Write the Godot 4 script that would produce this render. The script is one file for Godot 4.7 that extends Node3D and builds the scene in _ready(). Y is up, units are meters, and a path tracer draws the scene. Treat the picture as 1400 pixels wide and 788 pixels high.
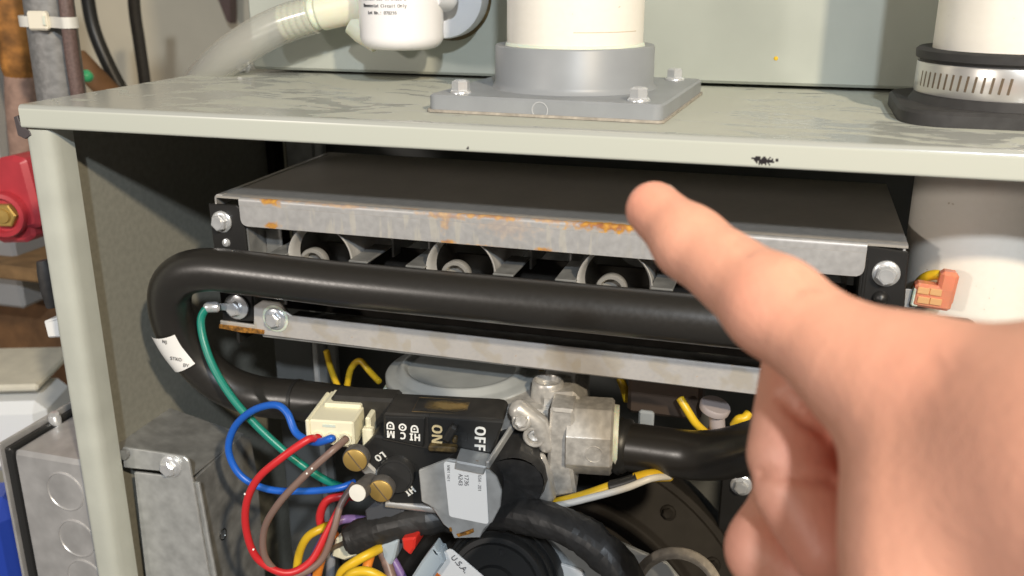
extends Node3D
# A gas furnace with its front panel off, a hand pointing at the rusty heat shield over the burners.
# World: x along the cabinet front, y up from its top sheet, z towards the viewer; z = 0 is the front lip.

func _ready() -> void:
	# ---- camera
	var cam := Camera3D.new()
	cam.name = "camera"
	add_child(cam)
	cam.position = Vector3(0.3334, 0.057, 0.3487)
	cam.rotation_order = EULER_ORDER_YXZ
	cam.rotation_degrees = Vector3(-18.5, 16.5, 0.0)
	cam.fov = 33.73
	cam.near = 0.01
	cam.far = 60.0
	var lens := CameraAttributesPhysical.new()
	lens.frustum_focal_length = 39.57
	lens.frustum_focus_distance = 0.41
	lens.frustum_near = 0.01
	lens.frustum_far = 60.0
	lens.exposure_aperture = 17.0
	cam.attributes = lens
	# ---- surroundings and exposure
	var we := WorldEnvironment.new()
	we.name = "environment"
	var env := Environment.new()
	env.background_mode = Environment.BG_COLOR
	env.background_color = Color(0.115, 0.11, 0.105).linear_to_srgb()
	env.tonemap_mode = Environment.TONE_MAPPER_LINEAR
	env.tonemap_exposure = 1.02
	env.sdfgi_enabled = true
	env.ssao_enabled = true
	env.ssil_enabled = true
	we.environment = env
	add_child(we)
	# ---- the lamps of the room, behind the viewer
	lamp("warm_ceiling_lamp", Vector3(0.94, 0.665, 0.9), Color(1.0, 0.925, 0.805), 1.56, 0.026)
	lamp("cool_ceiling_lamp", Vector3(0.65, 0.64, 1.1), Color(0.92, 0.96, 1.0), 1.12, 0.03)
	lamp("far_lamp", Vector3(-0.64, 0.34, 1.3), Color(1.0, 0.96, 0.92), 0.68, 0.06)
	make_materials()
	basement()
	cabinet()
	vents()
	float_switch()
	left_side()
	burners()
	manifold()
	gas_valve()
	wiring()
	lower_parts()
	right_parts()
	hand()

func lamp(called: String, at: Vector3, colour: Color, energy: float, size: float) -> void:
	var l := OmniLight3D.new()
	l.name = called
	l.position = at
	l.light_color = colour
	l.light_energy = energy
	l.light_size = size
	l.omni_range = 12.0
	l.omni_attenuation = 2.0
	l.shadow_enabled = true
	add_child(l)

# ------------------------------------------------------------------ shapes
class Shape:
	var v := PackedVector3Array()
	var n := PackedVector3Array()
	var t := PackedVector2Array()
	var c := PackedColorArray()
	func tri(a: Vector3, b: Vector3, d: Vector3, na: Vector3, nb: Vector3, nd: Vector3, ua := Vector2.ZERO, ub := Vector2.ZERO, ud := Vector2.ZERO) -> void:
		var g := (d - a).cross(b - a)
		if g.length_squared() < 1e-20:
			return
		if g.dot(na + nb + nd) < 0.0:
			v.append_array([a, d, b]); n.append_array([na, nd, nb]); t.append_array([ua, ud, ub])
		else:
			v.append_array([a, b, d]); n.append_array([na, nb, nd]); t.append_array([ua, ub, ud])
	func quad(a: Vector3, b: Vector3, d: Vector3, e: Vector3, na: Vector3, nb: Vector3, nd: Vector3, ne: Vector3, ua := Vector2.ZERO, ub := Vector2.ZERO, ud := Vector2.ZERO, ue := Vector2.ZERO) -> void:
		tri(a, b, d, na, nb, nd, ua, ub, ud)
		tri(a, d, e, na, nd, ne, ua, ud, ue)
	func flat(a: Vector3, b: Vector3, d: Vector3, e: Vector3, out: Vector3) -> void:
		var g := (b - a).cross(d - a).normalized()
		if g.dot(out) < 0.0:
			g = -g
		quad(a, b, d, e, g, g, g, g)
	# creases: push the surface in and out by noise and shade it flat
	func crumple(by: float, freq: float, seed_: int) -> Shape:
		var f := FastNoiseLite.new()
		f.seed = seed_
		f.frequency = freq
		f.fractal_octaves = 2
		for i in v.size():
			v[i] += n[i] * by * f.get_noise_3dv(v[i])
		for i in range(0, v.size(), 3):
			var g := (v[i + 2] - v[i]).cross(v[i + 1] - v[i]).normalized()
			for j in 3:
				n[i + j] = (g * 0.45 + n[i + j] * 0.55).normalized()
		return self
	func mesh() -> ArrayMesh:
		var arr := []
		arr.resize(Mesh.ARRAY_MAX)
		arr[Mesh.ARRAY_VERTEX] = v
		arr[Mesh.ARRAY_NORMAL] = n
		arr[Mesh.ARRAY_TEX_UV] = t
		if c.size() == v.size():
			arr[Mesh.ARRAY_COLOR] = c
		var m := ArrayMesh.new()
		m.add_surface_from_arrays(Mesh.PRIMITIVE_TRIANGLES, arr)
		return m
	# a box with chamfered edges
	func box(x: Transform3D, s: Vector3, bev := 0.0006) -> Shape:
		var h := s * 0.5
		bev = minf(bev, minf(h.x, minf(h.y, h.z)) * 0.6)
		var ax := [Vector3.RIGHT, Vector3.UP, Vector3.BACK]
		for k in 3:
			var a: Vector3 = ax[k]
			var b: Vector3 = ax[(k + 1) % 3]
			var d: Vector3 = ax[(k + 2) % 3]
			var hb: Vector3 = b * (h.dot(b) - bev)
			var hd: Vector3 = d * (h.dot(d) - bev)
			for sg in [-1.0, 1.0]:
				var o: Vector3 = a * h.dot(a) * sg
				var nn: Vector3 = (x.basis * (a * sg)).normalized()
				quad(x * (o + hb + hd), x * (o + hb - hd), x * (o - hb - hd), x * (o - hb + hd), nn, nn, nn, nn)
				for sb in [-1.0, 1.0]:   # the edge towards b, running along d
					var e1: Vector3 = a * sg * h.dot(a) + b * sb * (h.dot(b) - bev)
					var e2: Vector3 = a * sg * (h.dot(a) - bev) + b * sb * h.dot(b)
					flat(x * (e1 + hd), x * (e1 - hd), x * (e2 - hd), x * (e2 + hd), x.basis * (a * sg + b * sb))
		for sx in [-1.0, 1.0]:
			for sy in [-1.0, 1.0]:
				for sz in [-1.0, 1.0]:
					var q := Vector3(sx, sy, sz)
					var i := h - Vector3.ONE * bev
					var no: Vector3 = (x.basis * q).normalized()
					tri(x * (q * Vector3(h.x, i.y, i.z)), x * (q * Vector3(i.x, h.y, i.z)), x * (q * Vector3(i.x, i.y, h.z)), no, no, no)
		return self
	# an outline in the local xy plane, from z0 to z1, its front edge chamfered
	func prism(p: PackedVector2Array, x: Transform3D, z0: float, z1: float, bev := 0.0) -> Shape:
		if Geometry2D.is_polygon_clockwise(p):
			p = p.duplicate()
			p.reverse()
		var k := p.size()
		var en := PackedVector2Array()
		for i in k:
			var d := (p[(i + 1) % k] - p[i]).normalized()
			en.append(Vector2(d.y, -d.x))
		var q := p.duplicate()
		if bev > 0.0:
			for i in k:
				var a := en[(i + k - 1) % k]
				var b := en[i]
				q[i] = p[i] - (a + b) / maxf(0.5, 1.0 + a.dot(b)) * bev
		var zs := z1 - bev
		var bz := (x.basis.z).normalized()
		var ix := Geometry2D.triangulate_polygon(q)
		if ix.is_empty():
			q = p; ix = Geometry2D.triangulate_polygon(p)
		for i in range(0, ix.size(), 3):
			var a := q[ix[i]]; var b := q[ix[i + 1]]; var d := q[ix[i + 2]]
			tri(x * Vector3(a.x, a.y, z1), x * Vector3(b.x, b.y, z1), x * Vector3(d.x, d.y, z1), bz, bz, bz, a, b, d)
		ix = Geometry2D.triangulate_polygon(p)
		for i in range(0, ix.size(), 3):
			var a := p[ix[i]]; var b := p[ix[i + 1]]; var d := p[ix[i + 2]]
			tri(x * Vector3(a.x, a.y, z0), x * Vector3(b.x, b.y, z0), x * Vector3(d.x, d.y, z0), -bz, -bz, -bz, a, b, d)
		for i in k:
			var j := (i + 1) % k
			var na := en[i]
			var nb := en[i]
			if en[(i + k - 1) % k].dot(en[i]) > 0.75:
				na = (en[(i + k - 1) % k] + en[i]).normalized()
			if en[j].dot(en[i]) > 0.75:
				nb = (en[j] + en[i]).normalized()
			var wa := (x.basis * Vector3(na.x, na.y, 0)).normalized()
			var wb := (x.basis * Vector3(nb.x, nb.y, 0)).normalized()
			quad(x * Vector3(p[i].x, p[i].y, z0), x * Vector3(p[j].x, p[j].y, z0), x * Vector3(p[j].x, p[j].y, zs), x * Vector3(p[i].x, p[i].y, zs), wa, wb, wb, wa)
			if bev > 0.0:
				var ca := (wa + bz).normalized()
				var cb := (wb + bz).normalized()
				quad(x * Vector3(p[i].x, p[i].y, zs), x * Vector3(p[j].x, p[j].y, zs), x * Vector3(q[j].x, q[j].y, z1), x * Vector3(q[i].x, q[i].y, z1), ca, cb, cb, ca)
		return self
	# a profile (radius, height) turned about the local z axis
	func lathe(p: PackedVector2Array, x: Transform3D, seg := 32) -> Shape:
		var k := p.size()
		for i in k - 1:
			var d := p[i + 1] - p[i]
			if d.length_squared() < 1e-14:
				continue
			var m := Vector2(d.y, -d.x).normalized()
			var ma := m
			var mb := m
			if i > 0:
				var d0 := p[i] - p[i - 1]
				var m0 := Vector2(d0.y, -d0.x).normalized()
				if m0.dot(m) > 0.7:
					ma = (m + m0).normalized()
			if i < k - 2:
				var d1 := p[i + 2] - p[i + 1]
				var m1 := Vector2(d1.y, -d1.x).normalized()
				if m1.dot(m) > 0.7:
					mb = (m + m1).normalized()
			for s in seg:
				var a0 := TAU * s / seg
				var a1 := TAU * (s + 1) / seg
				var e0 := Vector2(cos(a0), sin(a0))
				var e1 := Vector2(cos(a1), sin(a1))
				var f := func(r: Vector2, e: Vector2) -> Vector3: return Vector3(e.x * r.x, e.y * r.x, r.y)
				quad(x * f.call(p[i], e0), x * f.call(p[i], e1), x * f.call(p[i + 1], e1), x * f.call(p[i + 1], e0),
					(x.basis * f.call(ma, e0)).normalized(), (x.basis * f.call(ma, e1)).normalized(), (x.basis * f.call(mb, e1)).normalized(), (x.basis * f.call(mb, e0)).normalized(),
					Vector2(float(s) / seg, float(i) / k), Vector2(float(s + 1) / seg, float(i) / k), Vector2(float(s + 1) / seg, float(i + 1) / k), Vector2(float(s) / seg, float(i + 1) / k))
		return self
	# a round bar along a path; r is one radius or one for each point; squash flattens it in the up direction given
	func tube(path: Array, r, seg := 14, round_end := 0.0) -> Shape:
		var p: Array = path.duplicate()
		var rr := []
		for i in p.size():
			rr.append(r[i] if r is Array else r)
		if round_end > 0.0:   # rounded ends
			var fr: Array = []
			var frr: Array = []
			for s in [0, -1]:
				var o: Vector3 = p[s]
				var dir: Vector3 = (o - (p[1] if s == 0 else p[-2])).normalized()
				for a in [0.35, 0.7, 0.93]:
					fr.append(o + dir * a * round_end * rr[s])
					frr.append(rr[s] * sqrt(1.0 - a * a))
			p = [fr[2], fr[1], fr[0]] + p + [fr[3], fr[4], fr[5]]
			rr = [frr[2], frr[1], frr[0]] + rr + [frr[3], frr[4], frr[5]]
		var k := p.size()
		var side := Vector3.UP
		var rings := []
		var norms := []
		var run := 0.0
		var runs := []
		for i in k:
			var dir: Vector3 = (p[mini(i + 1, k - 1)] - p[maxi(i - 1, 0)]).normalized()
			if i == 0 and absf(dir.y) > 0.9:
				side = Vector3.RIGHT
			side = (side - dir * side.dot(dir)).normalized()
			var other := dir.cross(side)
			var slope: float = 0.0
			var gap: float = (p[mini(i + 1, k - 1)] - p[maxi(i - 1, 0)]).length()
			if gap > 1e-6:
				slope = (rr[mini(i + 1, k - 1)] - rr[maxi(i - 1, 0)]) / gap
			var ring := PackedVector3Array()
			var nn := PackedVector3Array()
			for s in seg + 1:
				var a := TAU * s / seg
				var e := side * cos(a) + other * sin(a)
				ring.append(p[i] + e * rr[i])
				nn.append((e - dir * slope).normalized())
			rings.append(ring)
			norms.append(nn)
			if i > 0:
				run += (p[i] - p[i - 1]).length()
			runs.append(run)
		for i in k - 1:
			for s in seg:
				quad(rings[i][s], rings[i][s + 1], rings[i + 1][s + 1], rings[i + 1][s], norms[i][s], norms[i][s + 1], norms[i + 1][s + 1], norms[i + 1][s],
					Vector2(float(s) / seg, runs[i] * 20), Vector2(float(s + 1) / seg, runs[i] * 20), Vector2(float(s + 1) / seg, runs[i + 1] * 20), Vector2(float(s) / seg, runs[i + 1] * 20))
		for e in [0, k - 1]:
			var o: Vector3 = (p[0] - p[1]).normalized() if e == 0 else (p[k - 1] - p[k - 2]).normalized()
			for s in seg:
				tri(p[e], rings[e][s], rings[e][s + 1], o, o, o)
		return self
	# sheet metal: an open profile in the local xy plane, of the given thickness, run along z from z0 to z1
	func sheet(p: PackedVector2Array, x: Transform3D, z0: float, z1: float, th: float, out := 1.0, ua := 0.0, ub := 1.0, vb := 1.0) -> Shape:
		var k := p.size()
		var nv := PackedVector2Array()
		var tot := 0.0
		var al := PackedFloat32Array([0.0])
		for i in k:
			var d := (p[mini(i + 1, k - 1)] - p[maxi(i - 1, 0)]).normalized()
			nv.append(Vector2(-d.y, d.x) * out)
			if i > 0:
				tot += p[i].distance_to(p[i - 1])
				al.append(tot)
		for i in k - 1:
			var j := i + 1
			var f := func(q: Vector2, z: float) -> Vector3: return x * Vector3(q.x, q.y, z)
			var g := func(q: Vector2) -> Vector3: return (x.basis * Vector3(q.x, q.y, 0)).normalized()
			var u0 := al[i] / tot * vb
			var u1 := al[j] / tot * vb
			quad(f.call(p[i], z0), f.call(p[j], z0), f.call(p[j], z1), f.call(p[i], z1), g.call(nv[i]), g.call(nv[j]), g.call(nv[j]), g.call(nv[i]), Vector2(ua, u0), Vector2(ua, u1), Vector2(ub, u1), Vector2(ub, u0))
			var a := p[i] - nv[i] * th
			var b := p[j] - nv[j] * th
			quad(f.call(a, z0), f.call(b, z0), f.call(b, z1), f.call(a, z1), -g.call(nv[i]), -g.call(nv[j]), -g.call(nv[j]), -g.call(nv[i]), Vector2(ua, u0), Vector2(ua, u1), Vector2(ub, u1), Vector2(ub, u0))
			for z in [z0, z1]:
				var nz: Vector3 = x.basis.z.normalized() * (-1.0 if z == z0 else 1.0) * signf(z1 - z0)
				quad(f.call(p[i], z), f.call(p[j], z), f.call(b, z), f.call(a, z), nz, nz, nz, nz, Vector2(ua, u0), Vector2(ua, u1), Vector2(ua, u1), Vector2(ua, u0))
		for i in [0, k - 1]:
			var d: Vector2 = (p[0] - p[1]).normalized() if i == 0 else (p[k - 1] - p[k - 2]).normalized()
			var a := p[i] - nv[i] * th
			flat(x * Vector3(p[i].x, p[i].y, z0), x * Vector3(a.x, a.y, z0), x * Vector3(a.x, a.y, z1), x * Vector3(p[i].x, p[i].y, z1), x.basis * Vector3(d.x, d.y, 0))
		return self

func shape() -> Shape:
	return Shape.new()

func at(o: Vector3) -> Transform3D:
	return Transform3D(Basis(), o)

# a frame at o whose local z looks along dir
func facing(o: Vector3, dir: Vector3, up := Vector3.UP) -> Transform3D:
	var z := dir.normalized()
	if absf(z.dot(up.normalized())) > 0.99:
		up = Vector3.BACK if absf(z.y) > 0.9 else Vector3.UP
	var x := up.cross(z).normalized()
	return Transform3D(Basis(x, z.cross(x), z), o)

# outlines
func ring2(r: float, k := 24, squash := 1.0) -> PackedVector2Array:
	var p := PackedVector2Array()
	for i in k:
		p.append(Vector2(cos(TAU * i / k) * r, sin(TAU * i / k) * r * squash))
	return p

func rect2(w: float, h: float, r := 0.0, k := 5) -> PackedVector2Array:
	var p := PackedVector2Array()
	if r <= 0.0:
		return PackedVector2Array([Vector2(-w / 2, -h / 2), Vector2(w / 2, -h / 2), Vector2(w / 2, h / 2), Vector2(-w / 2, h / 2)])
	for q in 4:
		var c := Vector2((w / 2 - r) * (1 if q == 0 or q == 3 else -1), (h / 2 - r) * (1 if q < 2 else -1))
		for i in k + 1:
			var a := PI / 2 * q + PI / 2 * i / k
			p.append(c + Vector2(cos(a), sin(a)) * r)
	return p

# corners of an outline turned into arcs; r is one radius or one for each corner
func rounded(p: PackedVector2Array, r, k := 4, closed := true) -> PackedVector2Array:
	var o := PackedVector2Array()
	var m := p.size()
	for i in m:
		var rad: float = r[i] if r is Array else r
		if rad <= 0.0 or (not closed and (i == 0 or i == m - 1)):
			o.append(p[i])
			continue
		var a := (p[(i + m - 1) % m] - p[i])
		var b := (p[(i + 1) % m] - p[i])
		var half := acos(clampf(a.normalized().dot(b.normalized()), -1, 1)) / 2
		var cut := minf(rad / tan(half), minf(a.length(), b.length()) * 0.48)
		var s := p[i] + a.normalized() * cut
		var e := p[i] + b.normalized() * cut
		for j in k + 1:
			var f := float(j) / k
			o.append(s.lerp(p[i], f).lerp(p[i].lerp(e, f), f))
	return o

# a smooth path through points
func smooth(p: Array, k := 6) -> Array:
	var o := []
	for i in p.size() - 1:
		var a: Vector3 = p[maxi(i - 1, 0)]
		var b: Vector3 = p[i]
		var c: Vector3 = p[i + 1]
		var d: Vector3 = p[mini(i + 2, p.size() - 1)]
		for j in k:
			o.append(b.cubic_interpolate(c, a, d, float(j) / k))
	o.append(p[-1])
	return o

# ------------------------------------------------------------------ nodes
func free_name(parent: Node, called: String) -> String:
	if not parent.has_node(NodePath(called)):
		return called
	var i := 1
	while parent.has_node(NodePath("%s_%03d" % [called, i])):
		i += 1
	return "%s_%03d" % [called, i]

func tag(o: Node3D, label: String, category: String, group := "", kind := "") -> Node3D:
	o.set_meta("label", label)
	if category:
		o.set_meta("category", category)
	if group:
		o.set_meta("group", group)
	if kind:
		o.set_meta("kind", kind)
	return o

func thing(called: String, label: String, category: String, base: Vector3, group := "") -> Node3D:
	var o := Node3D.new()
	o.name = free_name(self, called)
	add_child(o)
	o.position = base
	return tag(o, label, category, group)

# parts are modelled in world coordinates and hung under their thing (or part)
func part(parent: Node3D, called: String, s: Shape, m: Material, label := "") -> MeshInstance3D:
	var o := MeshInstance3D.new()
	o.mesh = s.mesh()
	o.material_override = m
	o.name = free_name(parent, called)
	parent.add_child(o)
	if parent != self:
		o.position = parent.global_transform.affine_inverse() * Vector3.ZERO
		if parent.global_basis != Basis.IDENTITY:
			o.position = Vector3.ZERO
	if label:
		o.set_meta("label", label)
	return o

func single(called: String, s: Shape, m: Material, label: String, category: String, group := "", kind := "") -> MeshInstance3D:
	var o := part(self, called, s, m)
	tag(o, label, category, group, kind)
	return o

func write(parent: Node3D, text: String, x: Transform3D, height: float, m: Material, bold := true) -> MeshInstance3D:
	var tm := TextMesh.new()
	var f := SystemFont.new()
	f.font_names = PackedStringArray(["Droid Sans"])
	f.font_weight = 700 if bold else 400
	tm.font = f
	tm.text = text
	tm.font_size = 48   # 10 mm capitals, scaled down by the node
	tm.pixel_size = 0.01 / 48.0 * 1.38
	tm.depth = 0.0015
	tm.curve_step = 4.0
	var o := MeshInstance3D.new()
	o.mesh = tm
	o.material_override = m
	x = x.scaled_local(Vector3.ONE * height / 0.01)
	o.name = free_name(parent, "lettering")
	parent.add_child(o)
	o.transform = at(parent.global_transform.affine_inverse() * Vector3.ZERO) * x if parent.global_basis == Basis.IDENTITY else x
	return o

func bolt_shape(s: Shape, x: Transform3D, flats: float, washer: float, head := 0.0038) -> Shape:
	s.lathe(PackedVector2Array([Vector2(0, -0.0004), Vector2(washer, -0.0004), Vector2(washer, 0.0006), Vector2(washer * 0.86, 0.0013), Vector2(flats * 0.45, 0.0014)]), x, 24)
	var r := flats / sqrt(3.0)
	var p := PackedVector2Array()
	for i in 6:
		p.append(Vector2(cos(TAU * i / 6 + 0.3), sin(TAU * i / 6 + 0.3)) * r)
	s.prism(p, x, 0.0008, head, 0.0005)
	s.lathe(PackedVector2Array([Vector2(flats * 0.4, head), Vector2(flats * 0.37, head + 0.00025), Vector2(flats * 0.3, head + 0.0002), Vector2(0, head + 0.0001)]), x, 20)
	return s

func bolt(parent: Node3D, x: Transform3D, flats: float, washer: float, m: Material, head := 0.0038, label := "") -> MeshInstance3D:
	return part(parent, "hex_bolt", bolt_shape(shape(), x, flats, washer, head), m, label)

# ------------------------------------------------------------------ materials
var M := {}
var cloud: NoiseTexture2D
var grain: NoiseTexture2D
var blotch: NoiseTexture2D
var patchy: NoiseTexture2D
var brushed: NoiseTexture2D

func noise_tex(freq: float, oct: int, lo: float, hi: float, seed_: int, kind := FastNoiseLite.TYPE_SIMPLEX_SMOOTH, size := 256) -> NoiseTexture2D:
	var f := FastNoiseLite.new()
	f.noise_type = kind
	f.frequency = freq
	f.fractal_octaves = oct
	f.seed = seed_
	var g := Gradient.new()
	g.set_color(0, Color(lo, lo, lo))
	g.set_color(1, Color(hi, hi, hi))
	var t := NoiseTexture2D.new()
	t.noise = f
	t.width = size
	t.height = size
	t.seamless = true
	t.color_ramp = g
	return t

# r, g, b are real-world (linear) base colours
func mat(called: String, r: float, g: float, b: float, rough: float, metal := 0.0) -> StandardMaterial3D:
	var m := StandardMaterial3D.new()
	m.resource_name = called
	m.albedo_color = Color(r, g, b).linear_to_srgb()
	m.roughness = rough
	m.metallic = metal
	M[called] = m
	return m

func vary(m: StandardMaterial3D, tex: Texture2D, per_metre: float, bump_cm := 0.0, rough_too := false) -> StandardMaterial3D:
	m.uv1_triplanar = true
	m.uv1_scale = Vector3.ONE * per_metre
	m.albedo_texture = tex
	if bump_cm > 0.0:
		m.heightmap_enabled = true
		m.heightmap_texture = tex
		m.heightmap_scale = bump_cm
	if rough_too:
		m.roughness_texture = tex
		m.roughness_texture_channel = BaseMaterial3D.TEXTURE_CHANNEL_RED
	return m

func bumpy(m: StandardMaterial3D, tex: Texture2D, per_metre: float, bump_cm: float) -> StandardMaterial3D:
	m.uv1_triplanar = true
	m.uv1_scale = Vector3.ONE * per_metre
	m.heightmap_enabled = true
	m.heightmap_texture = tex
	m.heightmap_scale = bump_cm
	return m

func make_materials() -> void:
	cloud = noise_tex(0.012, 4, 0.93, 1.0, 3)
	grain = noise_tex(0.09, 3, 0.7, 1.0, 5)
	blotch = noise_tex(0.015, 4, 0.74, 1.0, 8, FastNoiseLite.TYPE_SIMPLEX_SMOOTH, 512)
	patchy = noise_tex(0.02, 5, 0.35, 1.0, 18)
	brushed = noise_tex(0.05, 4, 0.6, 1.0, 13, FastNoiseLite.TYPE_CELLULAR)
	vary(mat("paint", 0.535, 0.55, 0.485, 0.4), cloud, 9.0)
	vary(mat("coil_paint", 0.435, 0.46, 0.41, 0.38), cloud, 4.0)
	vary(mat("liner", 0.28, 0.275, 0.23, 0.95), noise_tex(0.06, 3, 0.91, 1.0, 6), 14.0)
	vary(mat("inner_paint", 0.17, 0.175, 0.17, 0.5), cloud, 8.0)
	vary(mat("galvanised", 0.60, 0.61, 0.60, 0.42, 0.45), blotch, 12.0)
	M.galvanised.albedo_texture = noise_tex(0.03, 3, 0.84, 1.0, 21)
	vary(mat("bright_steel", 0.76, 0.74, 0.71, 0.3, 0.7), cloud, 30.0)
	vary(mat("dull_steel", 0.40, 0.40, 0.385, 0.42, 0.4), blotch, 10.0)
	vary(mat("box_steel", 0.66, 0.65, 0.645, 0.38, 0.5), noise_tex(0.02, 4, 0.85, 1.0, 31), 10.0)
	vary(mat("cast_alloy", 0.68, 0.65, 0.60, 0.36, 0.4), blotch, 26.0, 0.03)
	M.cast_alloy.albedo_texture = noise_tex(0.03, 5, 0.78, 1.0, 41)
	bumpy(mat("black_paint", 0.021, 0.019, 0.0165, 0.33), noise_tex(0.12, 2, 0.0, 1.0, 77), 40.0, 0.0012)
	M.black_paint.metallic_specular = 0.66
	M.black_paint.roughness = 0.38
	M.black_paint.roughness_texture = blotch
	M.black_paint.roughness_texture_channel = BaseMaterial3D.TEXTURE_CHANNEL_RED
	bumpy(mat("black_bracket", 0.016, 0.0155, 0.015, 0.42), grain, 40.0, 0.004)
	bumpy(mat("black_plastic", 0.020, 0.020, 0.0195, 0.36), grain, 60.0, 0.002)
	vary(mat("dusty_black", 0.034, 0.031, 0.027, 0.5), blotch, 14.0)
	vary(mat("dark_metal", 0.036, 0.032, 0.028, 0.55), blotch, 8.0)
	M.dark_metal.metallic_specular = 0.22
	vary(mat("black_tape", 0.032, 0.031, 0.03, 0.45), blotch, 25.0, 0.02)
	vary(mat("rubber", 0.045, 0.043, 0.043, 0.62), blotch, 20.0)
	mat("zinc", 0.78, 0.79, 0.80, 0.26, 0.6)
	mat("chrome", 0.85, 0.85, 0.82, 0.16, 1.0)
	vary(mat("brass", 0.56, 0.37, 0.11, 0.42, 0.55), cloud, 40.0)
	vary(mat("pvc", 0.87, 0.825, 0.745, 0.34), cloud, 12.0)
	var specks := noise_tex(0.045, 2, 0.0, 1.0, 91, FastNoiseLite.TYPE_SIMPLEX_SMOOTH, 512)
	var ramp := Gradient.new()
	ramp.offsets = PackedFloat32Array([0.0, 0.045, 0.07, 1.0])
	ramp.colors = PackedColorArray([Color(0.6, 0.5, 0.4), Color(0.74, 0.67, 0.58), Color(0.985, 0.985, 0.98), Color(1, 1, 1)])
	specks.color_ramp = ramp
	M.pvc.albedo_texture = specks
	vary(mat("grey_pvc", 0.30, 0.315, 0.33, 0.42), cloud, 12.0)
	mat("switch_white", 0.90, 0.88, 0.88, 0.3)
	mat("cap_white", 0.74, 0.75, 0.78, 0.3)
	mat("cream_nylon", 0.82, 0.78, 0.58, 0.4)
	mat("fitting", 0.80, 0.77, 0.62, 0.35)
	M.fitting.subsurf_scatter_enabled = true
	M.fitting.subsurf_scatter_strength = 0.3
	var hose := mat("vinyl_hose", 0.58, 0.575, 0.52, 0.16)
	hose.albedo_color.a = 0.40
	hose.transparency = BaseMaterial3D.TRANSPARENCY_ALPHA
	mat("wire_red", 0.60, 0.025, 0.03, 0.4)
	mat("wire_blue", 0.015, 0.12, 0.55, 0.35)
	mat("wire_brown", 0.22, 0.145, 0.12, 0.4)
	mat("wire_green", 0.01, 0.22, 0.16, 0.35)
	mat("wire_yellow", 0.72, 0.46, 0.02, 0.38)
	mat("wire_orange", 0.80, 0.25, 0.03, 0.38)
	mat("wire_purple", 0.22, 0.14, 0.34, 0.4)
	mat("wire_white", 0.72, 0.70, 0.64, 0.4)
	mat("wire_grey", 0.24, 0.25, 0.27, 0.4)
	mat("post_bright", 0.88, 0.86, 0.78, 0.25, 0.15)
	vary(mat("dark_alloy", 0.16, 0.15, 0.14, 0.45, 0.3), blotch, 20.0)
	stain_material()
	mat("knob_black", 0.03, 0.03, 0.03, 0.22)
	vary(mat("orifice_steel", 0.52, 0.50, 0.46, 0.3, 0.5), cloud, 30.0)
	vary(mat("dusty_gasket", 0.50, 0.45, 0.38, 0.9), blotch, 30.0)
	mat("scuff_grey", 0.42, 0.43, 0.44, 0.7)
	mat("faint_brown", 0.62, 0.50, 0.36, 0.6)
	mat("plug_dark", 0.07, 0.075, 0.085, 0.4)
	vary(mat("cover_steel", 0.62, 0.645, 0.63, 0.3, 0.45), cloud, 20.0)
	vary(mat("burner_steel", 0.60, 0.58, 0.54, 0.25, 1.0), cloud, 30.0)
	vary(mat("burner_lip", 0.80, 0.78, 0.74, 0.3, 0.35), cloud, 30.0)
	mat("wire_black", 0.02, 0.02, 0.02, 0.4)
	mat("wire_bronze", 0.13, 0.095, 0.06, 0.4)
	mat("copper", 0.75, 0.35, 0.2, 0.35, 0.9)
	mat("print_white", 0.86, 0.86, 0.82, 0.6)
	mat("print_yellowed", 0.83, 0.66, 0.36, 0.6)
	mat("print_black", 0.02, 0.02, 0.02, 0.6)
	mat("print_grey", 0.16, 0.15, 0.15, 0.6)
	mat("paper", 0.92, 0.91, 0.88, 0.5)
	mat("paper_orange", 0.85, 0.22, 0.03, 0.5)
	mat("plug_red", 0.62, 0.03, 0.02, 0.4)
	mat("pale_blue", 0.40, 0.47, 0.52, 0.45)
	vary(mat("rust", 0.60, 0.26, 0.035, 0.85), patchy, 60.0, 0.03)
	vary(mat("yellow_stain", 0.22, 0.145, 0.05, 0.55), patchy, 40.0)
	vary(mat("chip", 0.075, 0.062, 0.065, 0.55), cloud, 50.0)
	vary(mat("conduit", 0.34, 0.335, 0.33, 0.5, 0.35), noise_tex(0.05, 4, 0.76, 1.0, 51), 14.0)
	mat("tie", 0.76, 0.74, 0.68, 0.4)
	mat("tie_head", 0.86, 0.80, 0.66, 0.45)
	vary(mat("brown_sheath", 0.20, 0.13, 0.115, 0.5), grain, 20.0)
	vary(mat("valve_red", 0.50, 0.045, 0.06, 0.42), cloud, 20.0)
	vary(mat("wall", 0.72, 0.66, 0.52, 0.8), cloud, 2.0)
	vary(mat("orange_paint", 0.70, 0.30, 0.065, 0.6), patchy, 12.0)
	vary(mat("pinkish", 0.42, 0.27, 0.21, 0.7), blotch, 12.0)
	vary(mat("timber", 0.42, 0.24, 0.10, 0.7), blotch, 5.0)
	vary(mat("dark_timber", 0.22, 0.11, 0.045, 0.75), blotch, 5.0)
	mat("tub", 0.80, 0.83, 0.86, 0.35)
	vary(mat("tub_top", 0.72, 0.69, 0.58, 0.6), cloud, 14.0)
	mat("blue_bag", 0.02, 0.06, 0.42, 0.4)
	mat("duct_grey", 0.36, 0.35, 0.34, 0.6)
	mat("green_cap", 0.08, 0.62, 0.30, 0.35)
	var or_ := mat("terminal_orange", 0.74, 0.25, 0.15, 0.3)
	or_.subsurf_scatter_enabled = true
	or_.subsurf_scatter_strength = 0.35
	mat("terminal_core", 0.90, 0.52, 0.24, 0.3, 0.3)
	mat("white_ceramic", 0.36, 0.31, 0.30, 0.5)
	vary(mat("brown_block", 0.06, 0.04, 0.028, 0.6), cloud, 20.0)
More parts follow.
